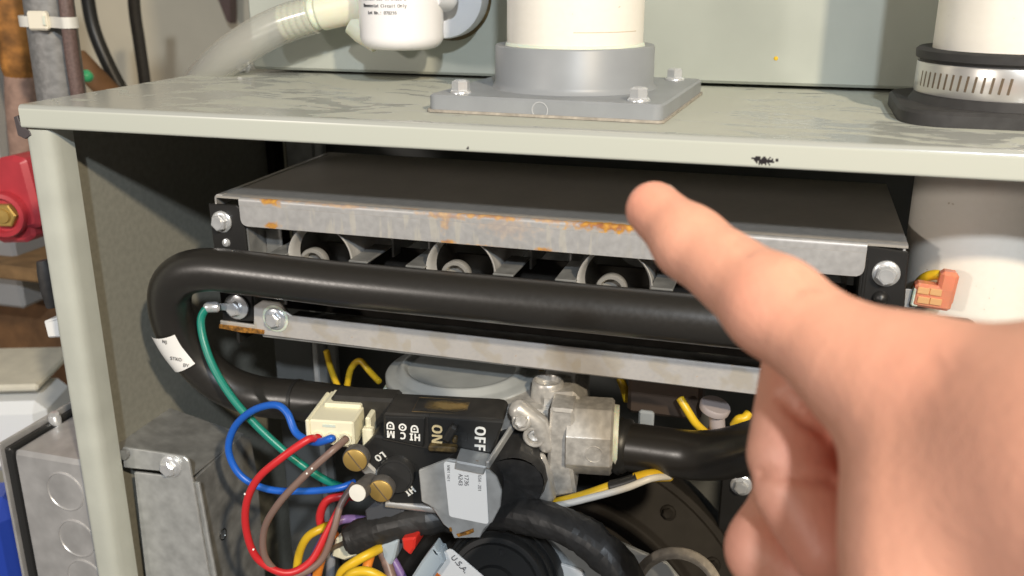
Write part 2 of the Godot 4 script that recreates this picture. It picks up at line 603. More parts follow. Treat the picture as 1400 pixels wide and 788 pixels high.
	vary(mat("panel_grey", 0.34, 0.36, 0.365, 0.4), cloud, 10.0)
	mat("clip_white", 0.85, 0.85, 0.84, 0.4)
	mat("nail", 0.82, 0.50, 0.38, 0.3)
	var skin := mat("skin", 1, 1, 1, 0.48)
	skin.vertex_color_use_as_albedo = true
	skin.uv1_triplanar = true
	skin.uv1_scale = Vector3.ONE * 40.0
	skin.albedo_texture = noise_tex(0.02, 4, 0.955, 1.0, 61)
	skin.heightmap_enabled = true
	skin.heightmap_texture = noise_tex(0.06, 3, 0.0, 1.0, 71, FastNoiseLite.TYPE_CELLULAR)
	skin.heightmap_scale = 0.012
	skin.subsurf_scatter_enabled = true
	skin.subsurf_scatter_strength = 0.03
	top_sheet_material()
	shield_material()
	bar_material()

func to_srgb8(v: float) -> int:
	v = clampf(v, 0.0, 1.0)
	return int(255.0 * (12.92 * v if v < 0.0031308 else 1.055 * pow(v, 1.0 / 2.4) - 0.055) + 0.5)

func image_mat(called: String, w: int, h: int, colour: PackedByteArray, orm: PackedByteArray) -> StandardMaterial3D:
	var m := mat(called, 1, 1, 1, 1.0, 1.0)
	m.albedo_texture = ImageTexture.create_from_image(Image.create_from_data(w, h, false, Image.FORMAT_RGB8, colour))
	var o := ImageTexture.create_from_image(Image.create_from_data(w, h, false, Image.FORMAT_RGB8, orm))
	m.roughness_texture = o
	m.roughness_texture_channel = BaseMaterial3D.TEXTURE_CHANNEL_GREEN
	m.metallic_texture = o
	m.metallic_texture_channel = BaseMaterial3D.TEXTURE_CHANNEL_BLUE
	m.texture_repeat = false
	return m

func fnl(freq: float, oct: int, seed_: int) -> FastNoiseLite:
	var f := FastNoiseLite.new()
	f.noise_type = FastNoiseLite.TYPE_SIMPLEX_SMOOTH
	f.frequency = freq
	f.fractal_octaves = oct
	f.seed = seed_
	return f

# painted sheet with wiped dust on top and scuffs on its front lip; u runs from x = 0.62 to -0.001, v from z = -0.22 round the lip
func top_sheet_material() -> void:
	var w := 1400
	var h := 480
	var a := PackedByteArray()
	var o := PackedByteArray()
	a.resize(w * h * 3)
	o.resize(w * h * 3)
	var big := fnl(22.0, 4, 4)
	var fine := fnl(160.0, 3, 9)
	var warp := fnl(14.0, 2, 12)
	var marks := [[Vector3(0.3241, -0.0053, 0), 0.0016, 0.8], [Vector3(0.3223, -0.0049, 0), 0.0011, 0.6], [Vector3(0.3264, -0.0052, 0), 0.0011, 0.7], [Vector3(0.3288, -0.0048, 0), 0.0006, 1.0], [Vector3(0.0982, -0.0085, 0), 0.0006, 1.0], [Vector3(0.1003, -0.0081, 0), 0.0006, 1.0],
		[Vector3(0.2337, -0.0084, 0), 0.0006, 1.0], [Vector3(0.2374, -0.0089, 0), 0.0008, 0.6], [Vector3(0.2412, -0.0089, 0), 0.0010, 0.6], [Vector3(0.2512, -0.0086, 0), 0.0007, 1.6], [Vector3(0.2123, -0.0064, 0), 0.0005, 1.0], [Vector3(0.3019, -0.01, 0), 0.0006, 1.0]]
	for y in h:
		var arc := float(y) / h * 0.2395
		var z := minf(arc - 0.2185, 0.0)
		var lip := arc - 0.2185
		for x in w:
			var wx := 0.62 - float(x) / w * 0.621
			var r := 0.535
			var g := 0.55
			var b := 0.485
			var ro := 0.34
			if lip < -0.001:
				var wv := warp.get_noise_2d(wx, z) * 0.03
				var d := big.get_noise_2d(wx * 0.75 + wv, z * 2.6 + wv * 2.0) + 0.35 * fine.get_noise_2d(wx * 0.4, z)
				var near_back := smoothstep(-0.03, -0.12, z) * 0.42
				var plate := 0.5 * smoothstep(0.085, 0.055, maxf(absf(wx - 0.2365), absf(z + 0.075)))
				var cover := smoothstep(-0.22, 0.24, d + near_back + plate - 0.06 - 0.45 * smoothstep(0.11, 0.03, wx) - 0.25 * smoothstep(-0.012, -0.004, z)) * smoothstep(-0.003, -0.010, z)
				cover *= 0.86 + 0.14 * fine.get_noise_2d(wx * 3.0, z * 3.0)
				r = lerpf(r * 0.76, 0.50, cover)
				g = lerpf(g * 0.76, 0.51, cover)
				b = lerpf(b * 0.80, 0.435, cover)
				ro = lerpf(0.17, 0.85, cover)
			else:
				for m in marks:
					var p: Vector3 = m[0]
					var dx: float = absf(wx - p.x) * m[2]
					var dy: float = absf((lip + 0.0005) + p.y)
					if dx < 0.004 and dy < 0.003:
						var e: float = sqrt(dx * dx + dy * dy) / m[1] + 0.9 * fine.get_noise_2d(wx * 12.0, lip * 12.0)
						if e < 0.8:
							r = 0.02; g = 0.018; b = 0.02
			var i := (y * w + x) * 3
			a[i] = to_srgb8(r); a[i + 1] = to_srgb8(g); a[i + 2] = to_srgb8(b)
			o[i] = 255; o[i + 1] = int(ro * 255.0); o[i + 2] = 0
	image_mat("top_sheet", w, h, a, o)

# aluminised steel with rust along its bend; u runs from x = 0.3815 to 0.0655, v from the back round the lip
func shield_material() -> void:
	var w := 1200
	var h := 400
	var a := PackedByteArray()
	var o := PackedByteArray()
	a.resize(w * h * 3)
	o.resize(w * h * 3)
	var big := fnl(30.0, 4, 14)
	var fine := fnl(220.0, 4, 19)
	# rust: place along x, how far before (-) or after the bend, half width, half height, strength
	var spots := [[Vector3(0.0961, -0.0477, -0.044), -0.001, 0.007, 0.0022, 1.0], [Vector3(0.0968, -0.0577, -0.044), 0.0125, 0.004, 0.0022, 1.0], [Vector3(0.1067, -0.047, -0.044), -0.002, 0.03, 0.0012, 0.45], [Vector3(0.1315, -0.0481, -0.044), -0.001, 0.02, 0.0010, 0.5],
		[Vector3(0.1861, -0.0467, -0.044), 0.0, 0.012, 0.0018, 0.6], [Vector3(0.1865, -0.0587, -0.044), 0.0135, 0.004, 0.0018, 0.9], [Vector3(0.1859, -0.0535, -0.044), 0.004, 0.003, 0.006, 0.5], [Vector3(0.2062, -0.0473, -0.044), -0.0012, 0.018, 0.0018, 0.8], [Vector3(0.2137, -0.0548, -0.044), 0.004, 0.014, 0.006, 0.22], [Vector3(0.232, -0.0601, -0.044), 0.0138, 0.005, 0.0015, 0.95], [Vector3(0.2338, -0.0473, -0.044), -0.0015, 0.010, 0.0014, 0.6],
		[Vector3(0.2592, -0.0474, -0.044), -0.001, 0.017, 0.0032, 1.15], [Vector3(0.2726, -0.0477, -0.044), -0.001, 0.012, 0.0016, 0.8], [Vector3(0.2047, -0.0603, -0.044), 0.0142, 0.012, 0.001, 0.7], [Vector3(0.1683, -0.0473, -0.044), -0.003, 0.006, 0.0012, 0.6]]
	for y in h:
		var arc := float(y) / h * 0.1345
		var past := arc - 0.1192   # after the bend
		for x in w:
			var wx := 0.3815 - float(x) / w * 0.316
			var n := big.get_noise_2d(wx, arc)
			var f := fine.get_noise_2d(wx, arc)
			var base := (0.60 if past < -0.003 else 0.47) + 0.04 * n + 0.05 * f
			if past < -0.004:
				base -= 0.06
			var rust := 0.0
			for s in spots:
				var p: Vector3 = s[0]
				var dx: float = (wx - p.x) / s[2]
				var dy: float = (past - s[1]) / s[3]
				var q: float = dx * dx + dy * dy
				if q < 3.0:
					rust = maxf(rust, s[4] * smoothstep(0.22, 0.85, exp(-q) + 0.55 * f + 0.3 * n))
			# pale mineral runs down the lip
			var run := 0.0
			if past > 0.001:
				run = smoothstep(0.12, 0.4, fine.get_noise_2d(wx * 0.9, 3.0 + past * 0.12)) * smoothstep(0.35, 0.15, absf(wx - 0.19) * 3.2) * 0.32
			var met := 0.2 if past < -0.003 else 0.35
			var ro := 0.47 + 0.08 * f
			if past < -0.003:
				base *= 0.9
			var r := lerpf(base, 0.68, run)
			var g := lerpf(base * (0.93 if past < -0.003 else 0.99), 0.63, run)
			var b := lerpf(base * (0.84 if past < -0.003 else 0.985), 0.50, run)
			ro = lerpf(ro, 0.6, run)
			met = lerpf(met, 0.3, run)
			rust = clampf(rust, 0.0, 1.0)
			r = lerpf(r, 0.44 + 0.3 * f, rust); g = lerpf(g, 0.205 + 0.2 * f, rust); b = lerpf(b, 0.05, rust)
			ro = lerpf(ro, 0.9, rust); met = lerpf(met, 0.0, rust)
			var i := (y * w + x) * 3
			a[i] = to_srgb8(r); a[i + 1] = to_srgb8(g); a[i + 2] = to_srgb8(b)
			o[i] = 255; o[i + 1] = int(clampf(ro, 0, 1) * 255.0); o[i + 2] = int(clampf(met, 0, 1) * 255.0)
	var m := image_mat("shield_steel", w, h, a, o)
	# the same picture for the flat lip, whose uvs are metres
	var lip := m.duplicate() as StandardMaterial3D
	lip.uv1_scale = Vector3(-3.1646, -7.435, 1)
	lip.uv1_offset = Vector3(1.2073, 0.5368, 0)
	M.shield_lip = lip

# a soft amber stain, 24 by 13 mm, that thins out to nothing
func stain_material() -> void:
	var w := 128
	var h := 72
	var im := Image.create(w, h, false, Image.FORMAT_RGBA8)
	var f := fnl(0.03, 4, 33)
	for y in h:
		for x in w:
			var q := Vector2((x - w * 0.5) / (w * 0.46), (y - h * 0.5) / (h * 0.46)).length()
			var a := smoothstep(1.0, 0.1, q + 0.25 * f.get_noise_2d(x, y)) * (0.8 + 0.2 * f.get_noise_2d(x * 3.0, y * 3.0))
			im.set_pixel(x, y, Color(0.66, 0.54, 0.32, clampf(a * 1.25, 0.0, 0.92)))
	var m := mat("soft_stain", 1, 1, 1, 0.6)
	m.albedo_texture = ImageTexture.create_from_image(im)
	m.transparency = BaseMaterial3D.TRANSPARENCY_ALPHA
	m.texture_repeat = false
	m.uv1_scale = Vector3(1.0 / 0.030, 1.0 / 0.015, 1)
	m.uv1_offset = Vector3(0.5, 0.5, 0)

# the lower rail: speckled steel; prism uvs are metres, so it is scaled to the rail
func bar_material() -> void:
	var w := 512
	var h := 512
	var a := PackedByteArray()
	var o := PackedByteArray()
	a.resize(w * h * 3)
	o.resize(w * h * 3)
	var big := fnl(0.008, 4, 24)
	var fine := fnl(0.07, 4, 29)
	for y in h:
		for x in w:
			var n := big.get_noise_2d(x, y)
			var f := fine.get_noise_2d(x, y)
			var base := 0.63 + 0.04 * n + 0.025 * f
			var stain := smoothstep(0.02, 0.34, big.get_noise_2d(x * 0.8 + 300.0, y * 0.8)) * 0.55 + 0.25 * maxf(0.0, f)
			var rust := smoothstep(0.68, 0.8, big.get_noise_2d(x * 1.7 + 900.0, y * 1.7) + 0.35 * f)
			var i := (y * w + x) * 3
			a[i] = to_srgb8(lerpf(lerpf(base, 0.56, stain), 0.45, rust)); a[i + 1] = to_srgb8(lerpf(lerpf(base * 0.965, 0.50, stain), 0.24, rust)); a[i + 2] = to_srgb8(lerpf(lerpf(base * 0.93, 0.40, stain), 0.08, rust))
			o[i] = 255; o[i + 1] = int((0.42 + 0.12 * f + 0.3 * rust) * 255.0); o[i + 2] = int(lerpf(0.4, 0.1, rust) * 255.0)
	var m := image_mat("rail_steel", w, h, a, o)
	m.texture_repeat = true
	m.uv1_triplanar = true
	m.uv1_scale = Vector3.ONE * 12.0

# ------------------------------------------------------------------ the room behind
func basement() -> void:
	single("wall", shape().box(at(Vector3(0.2, -0.3, -0.75)), Vector3(5.0, 3.4, 0.06), 0.002), M.wall, "cream basement wall behind the furnace", "wall", "", "structure")

# ------------------------------------------------------------------ cabinet
const ALONG := Basis(Vector3.BACK, Vector3.UP, Vector3.LEFT)   # local x is world z, local z runs towards -x

func cabinet() -> void:
	var t := thing("furnace_cabinet", "pale grey-green painted steel furnace cabinet with its front panel off", "furnace", Vector3(0.2, -0.5, -0.1))
	var p := rounded(PackedVector2Array([Vector2(-0.22, 0), Vector2(0, 0), Vector2(0, -0.0105), Vector2(-0.014, -0.0105)]), [0.0, 0.0026, 0.0014, 0.0], 5, false)
	part(t, "top_sheet", shape().sheet(p, Transform3D(ALONG, Vector3.ZERO), -0.62, 0.0008, 0.0009), M.top_sheet, "top sheet with wiped grey dust and scuffed front lip")
	# corner post: one folded profile, seen from above (x, z), run down along y
	var down := Basis(Vector3.RIGHT, Vector3.FORWARD, Vector3.UP)   # local y is -z
	var q := rounded(PackedVector2Array([Vector2(-0.0006, 0.45), Vector2(-0.0006, 0.001), Vector2(0.0135, 0.001), Vector2(0.0135, 0.0155), Vector2(0.0123, 0.0155), Vector2(0.0123, 0.0050), Vector2(0.0012, 0.0050), Vector2(0.0012, 0.45)]), [0, 0.003, 0.0062, 0, 0, 0.001, 0.001, 0], 6)
	part(t, "corner_post", shape().prism(q, Transform3D(down, Vector3(0, 0, 0)), -0.6, -0.0112), M.paint)
	# black chipped corner at the top of the post
	part(t, "chipped_corner", shape().prism(PackedVector2Array([Vector2(-0.0048, -0.0059), Vector2(-0.0027, -0.0051), Vector2(-0.0015, -0.0093), Vector2(0.0028, -0.0118), Vector2(0.0033, -0.0137), Vector2(-0.0003, -0.0156), Vector2(-0.0041, -0.0141)]), at(Vector3(0, 0, -0.0009)), -0.0012, 0.0004, 0.0003), M.chip, "blackened chipped corner below the top sheet")
	part(t, "insulation_liner", shape().box(at(Vector3(0.0024, -0.31, -0.118)), Vector3(0.0022, 0.596, 0.205), 0.0004), M.liner, "olive grey fibre lining on the side wall")
	var s := shape()
	s.box(at(Vector3(0.31, -0.31, -0.226)), Vector3(0.616, 0.596, 0.002), 0.0004)
	part(t, "rear_panel", s, M.inner_paint)
	for q2 in [Vector3(-0.0243, -0.0629, -0.21), Vector3(0.0056, -0.058, -0.205)]:
		part(t, "rear_fold", shape().box(at(Vector3(q2.x, -0.2, q2.z)), Vector3(0.006, 0.37, 0.014), 0.001), M.dark_metal)
	part(t, "rear_strip", shape().box(at(Vector3(0.0285, -0.0535, -0.2) + Vector3(0, -0.08, 0)), Vector3(0.020, 0.24, 0.006), 0.001), M.galvanised)
	part(t, "rear_strip", shape().box(at(Vector3(0.0445, -0.0495, -0.195) + Vector3(0, -0.08, 0)), Vector3(0.006, 0.24, 0.006), 0.001), M.galvanised)
	# upright sheets seen low down behind the wires
	var k := 0
	for q3 in [Vector3(0.0531, -0.1783, -0.13), Vector3(0.0762, -0.1668, -0.115), Vector3(0.0804, -0.2318, -0.115)]:
		part(t, "divider_strip", shape().box(at(Vector3(q3.x, -0.25, q3.z)), Vector3([0.026, 0.004, 0.005][k], 0.30, 0.004), 0.0008), [M.inner_paint, M.galvanised, M.inner_paint][k])
		k += 1
	part(t, "side_flange", shape().box(at(Vector3(0.605, -0.31, -0.10)), Vector3(0.004, 0.596, 0.24), 0.001), M.paint)
	# the blower deck under everything, out of sight but closing the compartment
	part(t, "compartment_floor", shape().box(at(Vector3(0.31, -0.62, -0.12)), Vector3(0.62, 0.01, 0.25), 0.002), M.inner_paint)
	# cooling coil case standing on the furnace
	var c := thing("coil_case", "grey-green sheet metal coil case on top of the furnace, behind the pipes", "coil case", Vector3(0.35, 0.002, -0.25))
	part(c, "front_panel", shape().box(at(Vector3(0.325, 0.152, -0.255)), Vector3(0.60, 0.30, 0.20), 0.0015), M.coil_paint)
	var sp := shape().lathe(PackedVector2Array([Vector2(0, 0), Vector2(0.0011, 0), Vector2(0.0008, 0.0004), Vector2(0, 0.0005)]), facing(Vector3(0.3217, 0.0152, -0.155) , Vector3.BACK), 10)
	part(c, "yellow_speck", sp, M.wire_yellow)
	part(c, "case_screw", bolt_shape(shape(), facing(Vector3(0.0198, 0.0036, -0.1545), Vector3.BACK), 0.0064, 0.0048), M.zinc)

# ------------------------------------------------------------------ the two white vent pipes
func vents() -> void:
	var o := Vector3(0.2365, 0, -0.077)
	var t := thing("intake_pipe", "white PVC pipe in a grey square flange bolted to the furnace top, nearest the middle", "pipe", o)
	var up := facing(o, Vector3.UP, Vector3.BACK)
	part(t, "pipe", shape().lathe(PackedVector2Array([Vector2(0.0302, 0.008), Vector2(0.0302, 0.30)]), up, 64), M.pvc)
	var f := part(t, "flange_collar", shape().lathe(PackedVector2Array([Vector2(0.0372, 0.0072), Vector2(0.0362, 0.0085), Vector2(0.0356, 0.010), Vector2(0.0354, 0.0252), Vector2(0.0350, 0.0258), Vector2(0.0325, 0.0259), Vector2(0.0304, 0.0248)]), up, 64), M.grey_pvc)
	part(f, "glue_bead", shape().lathe(PackedVector2Array([Vector2(0.0312, 0.0250), Vector2(0.0308, 0.0266), Vector2(0.0302, 0.0270)]), up, 48), M.fitting)
	var flat_ := Transform3D(Basis(Vector3.UP, deg_to_rad(-3.0)) * Basis(Vector3.RIGHT, Vector3.FORWARD, Vector3.UP), o)
	part(t, "flange_plate", shape().prism(rect2(0.1, 0.1, 0.004), flat_, 0.0012, 0.0074, 0.0008), M.grey_pvc)
	part(t, "flange_gasket", shape().prism(rect2(0.1015, 0.1015, 0.003), flat_, 0.0002, 0.0013), M.dusty_gasket)
	for sx in [-1, 1]:
		for sz in [-1, 1]:
			var b := flat_ * Vector3(sx * 0.0385 if sz < 0 else sx * 0.0382, sz * 0.0405, 0.0074)
			bolt(t, facing(b, Vector3.UP, Vector3(0.3, 0, 1)), 0.0068, 0.0046, M.zinc, 0.0052)
	# a chip on the flange edge
	part(t, "scuff", shape().lathe(PackedVector2Array([Vector2(0.0030, 0), Vector2(0.0032, 0.0003), Vector2(0.0036, 0.0002)]), Transform3D(Basis(Vector3.UP, deg_to_rad(-3.0)), flat_ * Vector3(0.0, -0.05, 0.0030)), 20), M.scuff_grey)
	# thin brown run and seam on the pipe
	part(t, "stain_run", shape().tube(arc_around(o, 0.03025, 0.20, 1.25, 0.0325), 0.00016, 6), M.faint_brown)

	var o2 := Vector3(0.4157, 0, -0.088)
	var t2 := thing("exhaust_pipe", "white PVC pipe in a black rubber boot with a steel hose clamp", "pipe", o2)
	var up2 := facing(o2, Vector3.UP, Vector3.BACK)
	part(t2, "pipe", shape().lathe(PackedVector2Array([Vector2(0.0302, -0.5), Vector2(0.0302, 0.30)]), up2, 64), M.pvc)
	var fl2 := Transform3D(Basis(Vector3.RIGHT, Vector3.FORWARD, Vector3.UP), o2)
	part(t2, "boot_flange", shape().prism(rounded(rect2(0.086, 0.084), [0.020, 0.020, 0.02, 0.02], 8), fl2, 0.0001, 0.0058, 0.0012), M.rubber)
	part(t2, "boot_sleeve", shape().lathe(PackedVector2Array([Vector2(0.0375, 0.0055), Vector2(0.0355, 0.0085), Vector2(0.0345, 0.010), Vector2(0.0345, 0.0222), Vector2(0.0362, 0.0232), Vector2(0.0364, 0.0262), Vector2(0.0352, 0.0272), Vector2(0.0303, 0.0268)]), up2, 64), M.rubber)
	var cl := part(t2, "hose_clamp", shape().lathe(PackedVector2Array([Vector2(0.0344, 0.0092), Vector2(0.0352, 0.0093), Vector2(0.0354, 0.0098), Vector2(0.0354, 0.0210), Vector2(0.0352, 0.0215), Vector2(0.0344, 0.0216)]), up2, 64), M.bright_steel)
	for i in 14:   # slanted slots of the band
		var a := deg_to_rad(196.0 + i * 5.0)
		var n := Vector3(cos(a), 0, -sin(a))
		var x := facing(o2 + n * 0.0353 + Vector3.UP * 0.0152, n)
		x.basis = x.basis * Basis(Vector3.BACK, -0.12)
		part(cl, "slot", shape().box(x, Vector3(0.0010, 0.0062, 0.0003), 0.0001), M.wire_bronze)

func arc_around(o: Vector3, r: float, a0: float, a1: float, y: float) -> Array:
	var p := []
	for i in 9:
		var a := lerpf(a0, a1, i / 8.0)
		p.append(o + Vector3(sin(a) * r, y, cos(a) * r))
	return p

# ------------------------------------------------------------------ drain switch, fitting and hose
func float_switch() -> void:
	var o := Vector3(0.1363, 0.0188, -0.118)
	o.z = -0.118
	var t := thing("float_switch", "white rounded switch canister with small black print, hanging over the furnace top", "switch", o)
	var up := facing(o, Vector3.UP, Vector3.BACK)
	var r := 0.0214
	var prof := PackedVector2Array([Vector2(0, 0)])
	for i in 9:
		var a := PI / 2 * i / 8
		prof.append(Vector2(r - 0.007 + sin(a) * 0.007, 0.0065 - cos(a) * 0.0065))
	prof.append(Vector2(r + 0.0004, 0.09))
	part(t, "canister", shape().lathe(prof, up, 48), M.switch_white)
	var rows := ["CAUTION: Use in Class 2", "Thermostat Circuit Only", "Lot No.: 070216"]
	for i in 3:
		write_round(t, rows[i], o + Vector3(0, 0.0250 - i * 0.0033, 0), r + 0.00022, -0.05 - (0.03 if i == 2 else 0.0), 0.0015, M.print_black)
	var c := thing("wall_cap", "round white pipe cap with a yellow glue ring, right of the white canister", "pipe cap", Vector3(0.156, 0.0422, -0.14))
	var co := facing(Vector3(0.1501, 0.044, -0.154), Vector3(0.12, 0, 1))
	part(c, "cap", shape().lathe(PackedVector2Array([Vector2(0.0215, 0.0), Vector2(0.0215, 0.016), Vector2(0.0208, 0.0185), Vector2(0.017, 0.020), Vector2(0.0, 0.020)]), co, 40), M.cap_white)
	part(c, "glue_ring", shape().lathe(PackedVector2Array([Vector2(0.0235, 0.0), Vector2(0.0225, 0.0025), Vector2(0.0214, 0.003)]), co, 40), M.yellow_stain)
	part(c, "stub", shape().tube([Vector3(0.1524, 0.0476, -0.12), Vector3(0.1581, 0.0468, -0.128)], 0.010, 20), M.cap_white)
	# cream barbed fitting
	var e := Vector3(0.1111, 0.0401, -0.135)
	var f := thing("hose_fitting", "cream plastic barbed elbow fitting between the clear hose and the canister", "fitting", e)
	var a0 := Vector3(0.0625, 0.0296, -0.128)
	var a1 := Vector3(0.0838, 0.0355, -0.13)
	var a2 := Vector3(0.11, 0.0413, -0.133)
	part(f, "sleeve", shape().tube([a1, a1.lerp(a2, 0.04), a1.lerp(a2, 0.06), a2], [0.0085, 0.0096, 0.0098, 0.0098], 28), M.fitting)
	var dir := (a1 - a0).normalized()
	for i in 6:
		var b := a0.lerp(a1, i / 6.0)
		part(f, "barb", shape().tube([b, b + dir * 0.0004, b + dir * 0.0021, b + dir * 0.0036], [0.0078, 0.0094 - i * 0.0001, 0.0092 - i * 0.0001, 0.0079], 28), M.fitting)
	part(f, "elbow", shape().tube([Vector3(0.1022, 0.0315, -0.133), Vector3(0.1075, 0.0277, -0.134), Vector3(0.1166, 0.0225, -0.135)], [0.0075, 0.0085, 0.0085], 24), M.fitting)
	# clear hose from the fitting down behind the cabinet
	var path := smooth([Vector3(0.0807, 0.0344, -0.129), Vector3(0.0624, 0.0292, -0.128), Vector3(0.0432, 0.0208, -0.128), Vector3(0.021, 0.0089, -0.132), Vector3(-0.0053, -0.0071, -0.145), Vector3(-0.0365, -0.0308, -0.17)], 8)
	var h := thing("drain_hose", "clear bent vinyl hose rising over the left end of the furnace top", "hose", Vector3(-0.0053, -0.0071, -0.145))
	part(h, "hose_wall", shape().tube(path, 0.0102, 24), M.vinyl_hose)

# print laid round an upright cylinder, letter by letter
func write_round(parent: Node3D, text: String, o: Vector3, r: float, a0: float, height: float, m: Material) -> void:
	var n := text.length()
	for i in n:
		if text[i] == " ":
			continue
		var a := a0 + (i - n / 2.0 + 0.5) * height * 0.72 / r
		var d := Vector3(sin(a), 0, cos(a))
		write(parent, text[i], facing(o + d * r, d), height, m, false)

# ------------------------------------------------------------------ left of the cabinet
func left_side() -> void:
	# conduit with a brown cable strapped to it
	var c0 := Vector3(-0.1127, 0.0566, -0.155)
	var c1 := Vector3(-0.1139, -0.0273, -0.155)
	var t := thing("conduit", "grey galvanised conduit standing left of the furnace", "conduit", c1 + Vector3(0, -0.15, 0))
	part(t, "conduit_tube", shape().tube([c0 + Vector3(0, 0.1, 0), c0, c1, c1 + Vector3(0, -0.25, 0)], 0.0146, 28), M.conduit)
	single("brown_cable", shape().tube(smooth([Vector3(-0.086, 0.0647, -0.14), Vector3(-0.0858, 0.0361, -0.138), Vector3(-0.0867, 0.0109, -0.138), Vector3(-0.0867, -0.0195, -0.138), Vector3(-0.0896, -0.0423, -0.14)]), 0.0042, 12), M.brown_sheath, "brown sheathed cable strapped to the right side of the grey conduit", "cable")
	var b := Vector3(-0.1172, 0.027, -0.155)
	var ti := thing("cable_tie", "off-white cable tie with a square head round the grey conduit", "cable tie", b)
	var band := PackedVector2Array()
	for i in 18:
		var a := PI * i / 24.0
		band.append(Vector2(-cos(a) * 0.0152, sin(a) * 0.0152))
	for q in [Vector2(0.0300, 0.0216), Vector2(0.0335, 0.0222), Vector2(0.0360, 0.0198), Vector2(0.0366, 0.0160), Vector2(0.0350, 0.0125)]:
		band.append(q)
	part(ti, "band", shape().sheet(band, Transform3D(Basis(Vector3.RIGHT, Vector3.BACK, Vector3.DOWN), b + Vector3(0, 0.0005, 0)), -0.0032, 0.0032, 0.0007), M.tie)
	var hd := part(ti, "head", shape().box(Transform3D(Basis(Vector3.UP, 0.05), Vector3(-0.1072, 0.0283, -0.138)), Vector3(0.0135, 0.0112, 0.0045), 0.0012), M.tie_head)
	part(hd, "pawl_slot", shape().box(Transform3D(Basis(Vector3.UP, 0.05), Vector3(-0.1012, 0.0285, -0.1354)), Vector3(0.0022, 0.0055, 0.0006), 0.0002), M.fitting)
	var cabs := [[[Vector3(-0.3015, 0.0691, -0.42), Vector3(-0.3035, 0.0243, -0.42), Vector3(-0.2982, -0.0072, -0.42), Vector3(-0.2797, -0.0497, -0.42), Vector3(-0.256, -0.0817, -0.42)], 0.0063, "black cable bending down across the cream wall, nearer the conduit"], [[Vector3(-0.2802, 0.0695, -0.46), Vector3(-0.2846, 0.0231, -0.46), Vector3(-0.2838, -0.011, -0.46), Vector3(-0.2832, -0.0529, -0.46), Vector3(-0.287, -0.1036, -0.46)], 0.0058, "straighter dark grey cable hanging on the cream wall, nearer the clear hose"]]
	var k := 0
	for c in cabs:
		single("black_cable", shape().tube(smooth(c[0]), c[1], 12), [M.wire_black, M.rubber][k], c[2], "cable", "cables hanging before the wall")
		k += 1
	single("pipe_strap", shape().prism(PackedVector2Array([Vector2(-0.3546, 0.0479), Vector2(-0.3266, 0.048), Vector2(-0.3312, -0.0043), Vector2(-0.3369, -0.001)]), at(Vector3(0, 0, -0.7)), -0.01, 0.004, 0.001), M.brown_sheath, "dark grey pointed strap on the wall above the clear hose", "strap")
	# a little green cap and dark clutter beside the cable
	single("green_cap", shape().lathe(PackedVector2Array([Vector2(0, -0.004), Vector2(0.0045, -0.003), Vector2(0.0048, 0.003), Vector2(0.003, 0.0052), Vector2(0, 0.0056)]), facing(Vector3(-0.2151, -0.0237, -0.3), Vector3(0.5, 0.3, 1)), 16), M.green_cap, "small bright green plastic cap right of the brown cable", "cap")
	single("dark_pipe", shape().tube([Vector3(-0.274, -0.0163, -0.36), Vector3(-0.2438, -0.0456, -0.36), Vector3(-0.2204, -0.065, -0.36)], 0.010, 16), M.dark_timber, "dark brown pipe sloping down behind the green cap", "pipe")
	# orange painted post and the grey duct beside it
	var op := thing("orange_post", "peeling orange painted post at the left edge, behind the grey conduit", "post", Vector3(-0.2292, -0.0376, -0.24) + Vector3(0, -0.1, 0))
	part(op, "painted_part", shape().tube(smooth([Vector3(-0.215, 0.0615, -0.24), Vector3(-0.2206, 0.021, -0.24), Vector3(-0.2245, -0.018, -0.24)]), [0.0155, 0.0155, 0.0155, 0.0158, 0.0160, 0.0155, 0.0150, 0.0146, 0.0140, 0.0135, 0.0128, 0.0120, 0.0105], 24), M.orange_paint)
	part(op, "bare_part", shape().tube([Vector3(-0.2239, -0.0116, -0.24), Vector3(-0.2264, -0.0375, -0.24), Vector3(-0.2314, -0.0794, -0.24)], [0.0102, 0.0118, 0.011], 20), M.pinkish)
	single("grey_duct", shape().box(Transform3D(Basis(Vector3.BACK, 0.0), Vector3(-0.3192, -0.0424, -0.3)), Vector3(0.052, 0.36, 0.05), 0.003), M.duct_grey, "grey metal duct at the very left edge behind the orange post", "duct")
	# red valve handle
	var ro := Vector3(-0.1497, -0.0871, -0.135)
	var rv := thing("valve_handle", "red plastic valve handle with a brass nut, left of the furnace post", "valve handle", ro)
	part(rv, "lever", shape().prism(rounded(PackedVector2Array([Vector2(-0.1523, -0.0601), Vector2(-0.1396, -0.0538), Vector2(-0.1292, -0.0519), Vector2(-0.1206, -0.0533), Vector2(-0.1161, -0.088), Vector2(-0.1166, -0.0966), Vector2(-0.1273, -0.0993), Vector2(-0.135, -0.098), Vector2(-0.1482, -0.0951), Vector2(-0.1579, -0.0861)]), 0.004), at(Vector3(0, 0, -0.128)), -0.018, 0.006, 0.003), M.valve_red)
	part(rv, "hub", shape().lathe(PackedVector2Array([Vector2(0.013, -0.02), Vector2(0.0145, 0.006), Vector2(0.0138, 0.008), Vector2(0.0112, 0.0085), Vector2(0.0105, 0.005), Vector2(0, 0.005)]), facing(Vector3(-0.1384, -0.0886, -0.122), Vector3(0.25, 0, 1)), 32), M.valve_red)
	part(rv, "lower_tab", shape().prism(rounded(PackedVector2Array([Vector2(-0.1529, -0.0954), Vector2(-0.1235, -0.0913), Vector2(-0.1237, -0.1039), Vector2(-0.1314, -0.1084), Vector2(-0.1502, -0.1103), Vector2(-0.1556, -0.1083)]), 0.003), at(Vector3(0, 0, -0.128)), -0.016, 0.004, 0.002), M.valve_red)
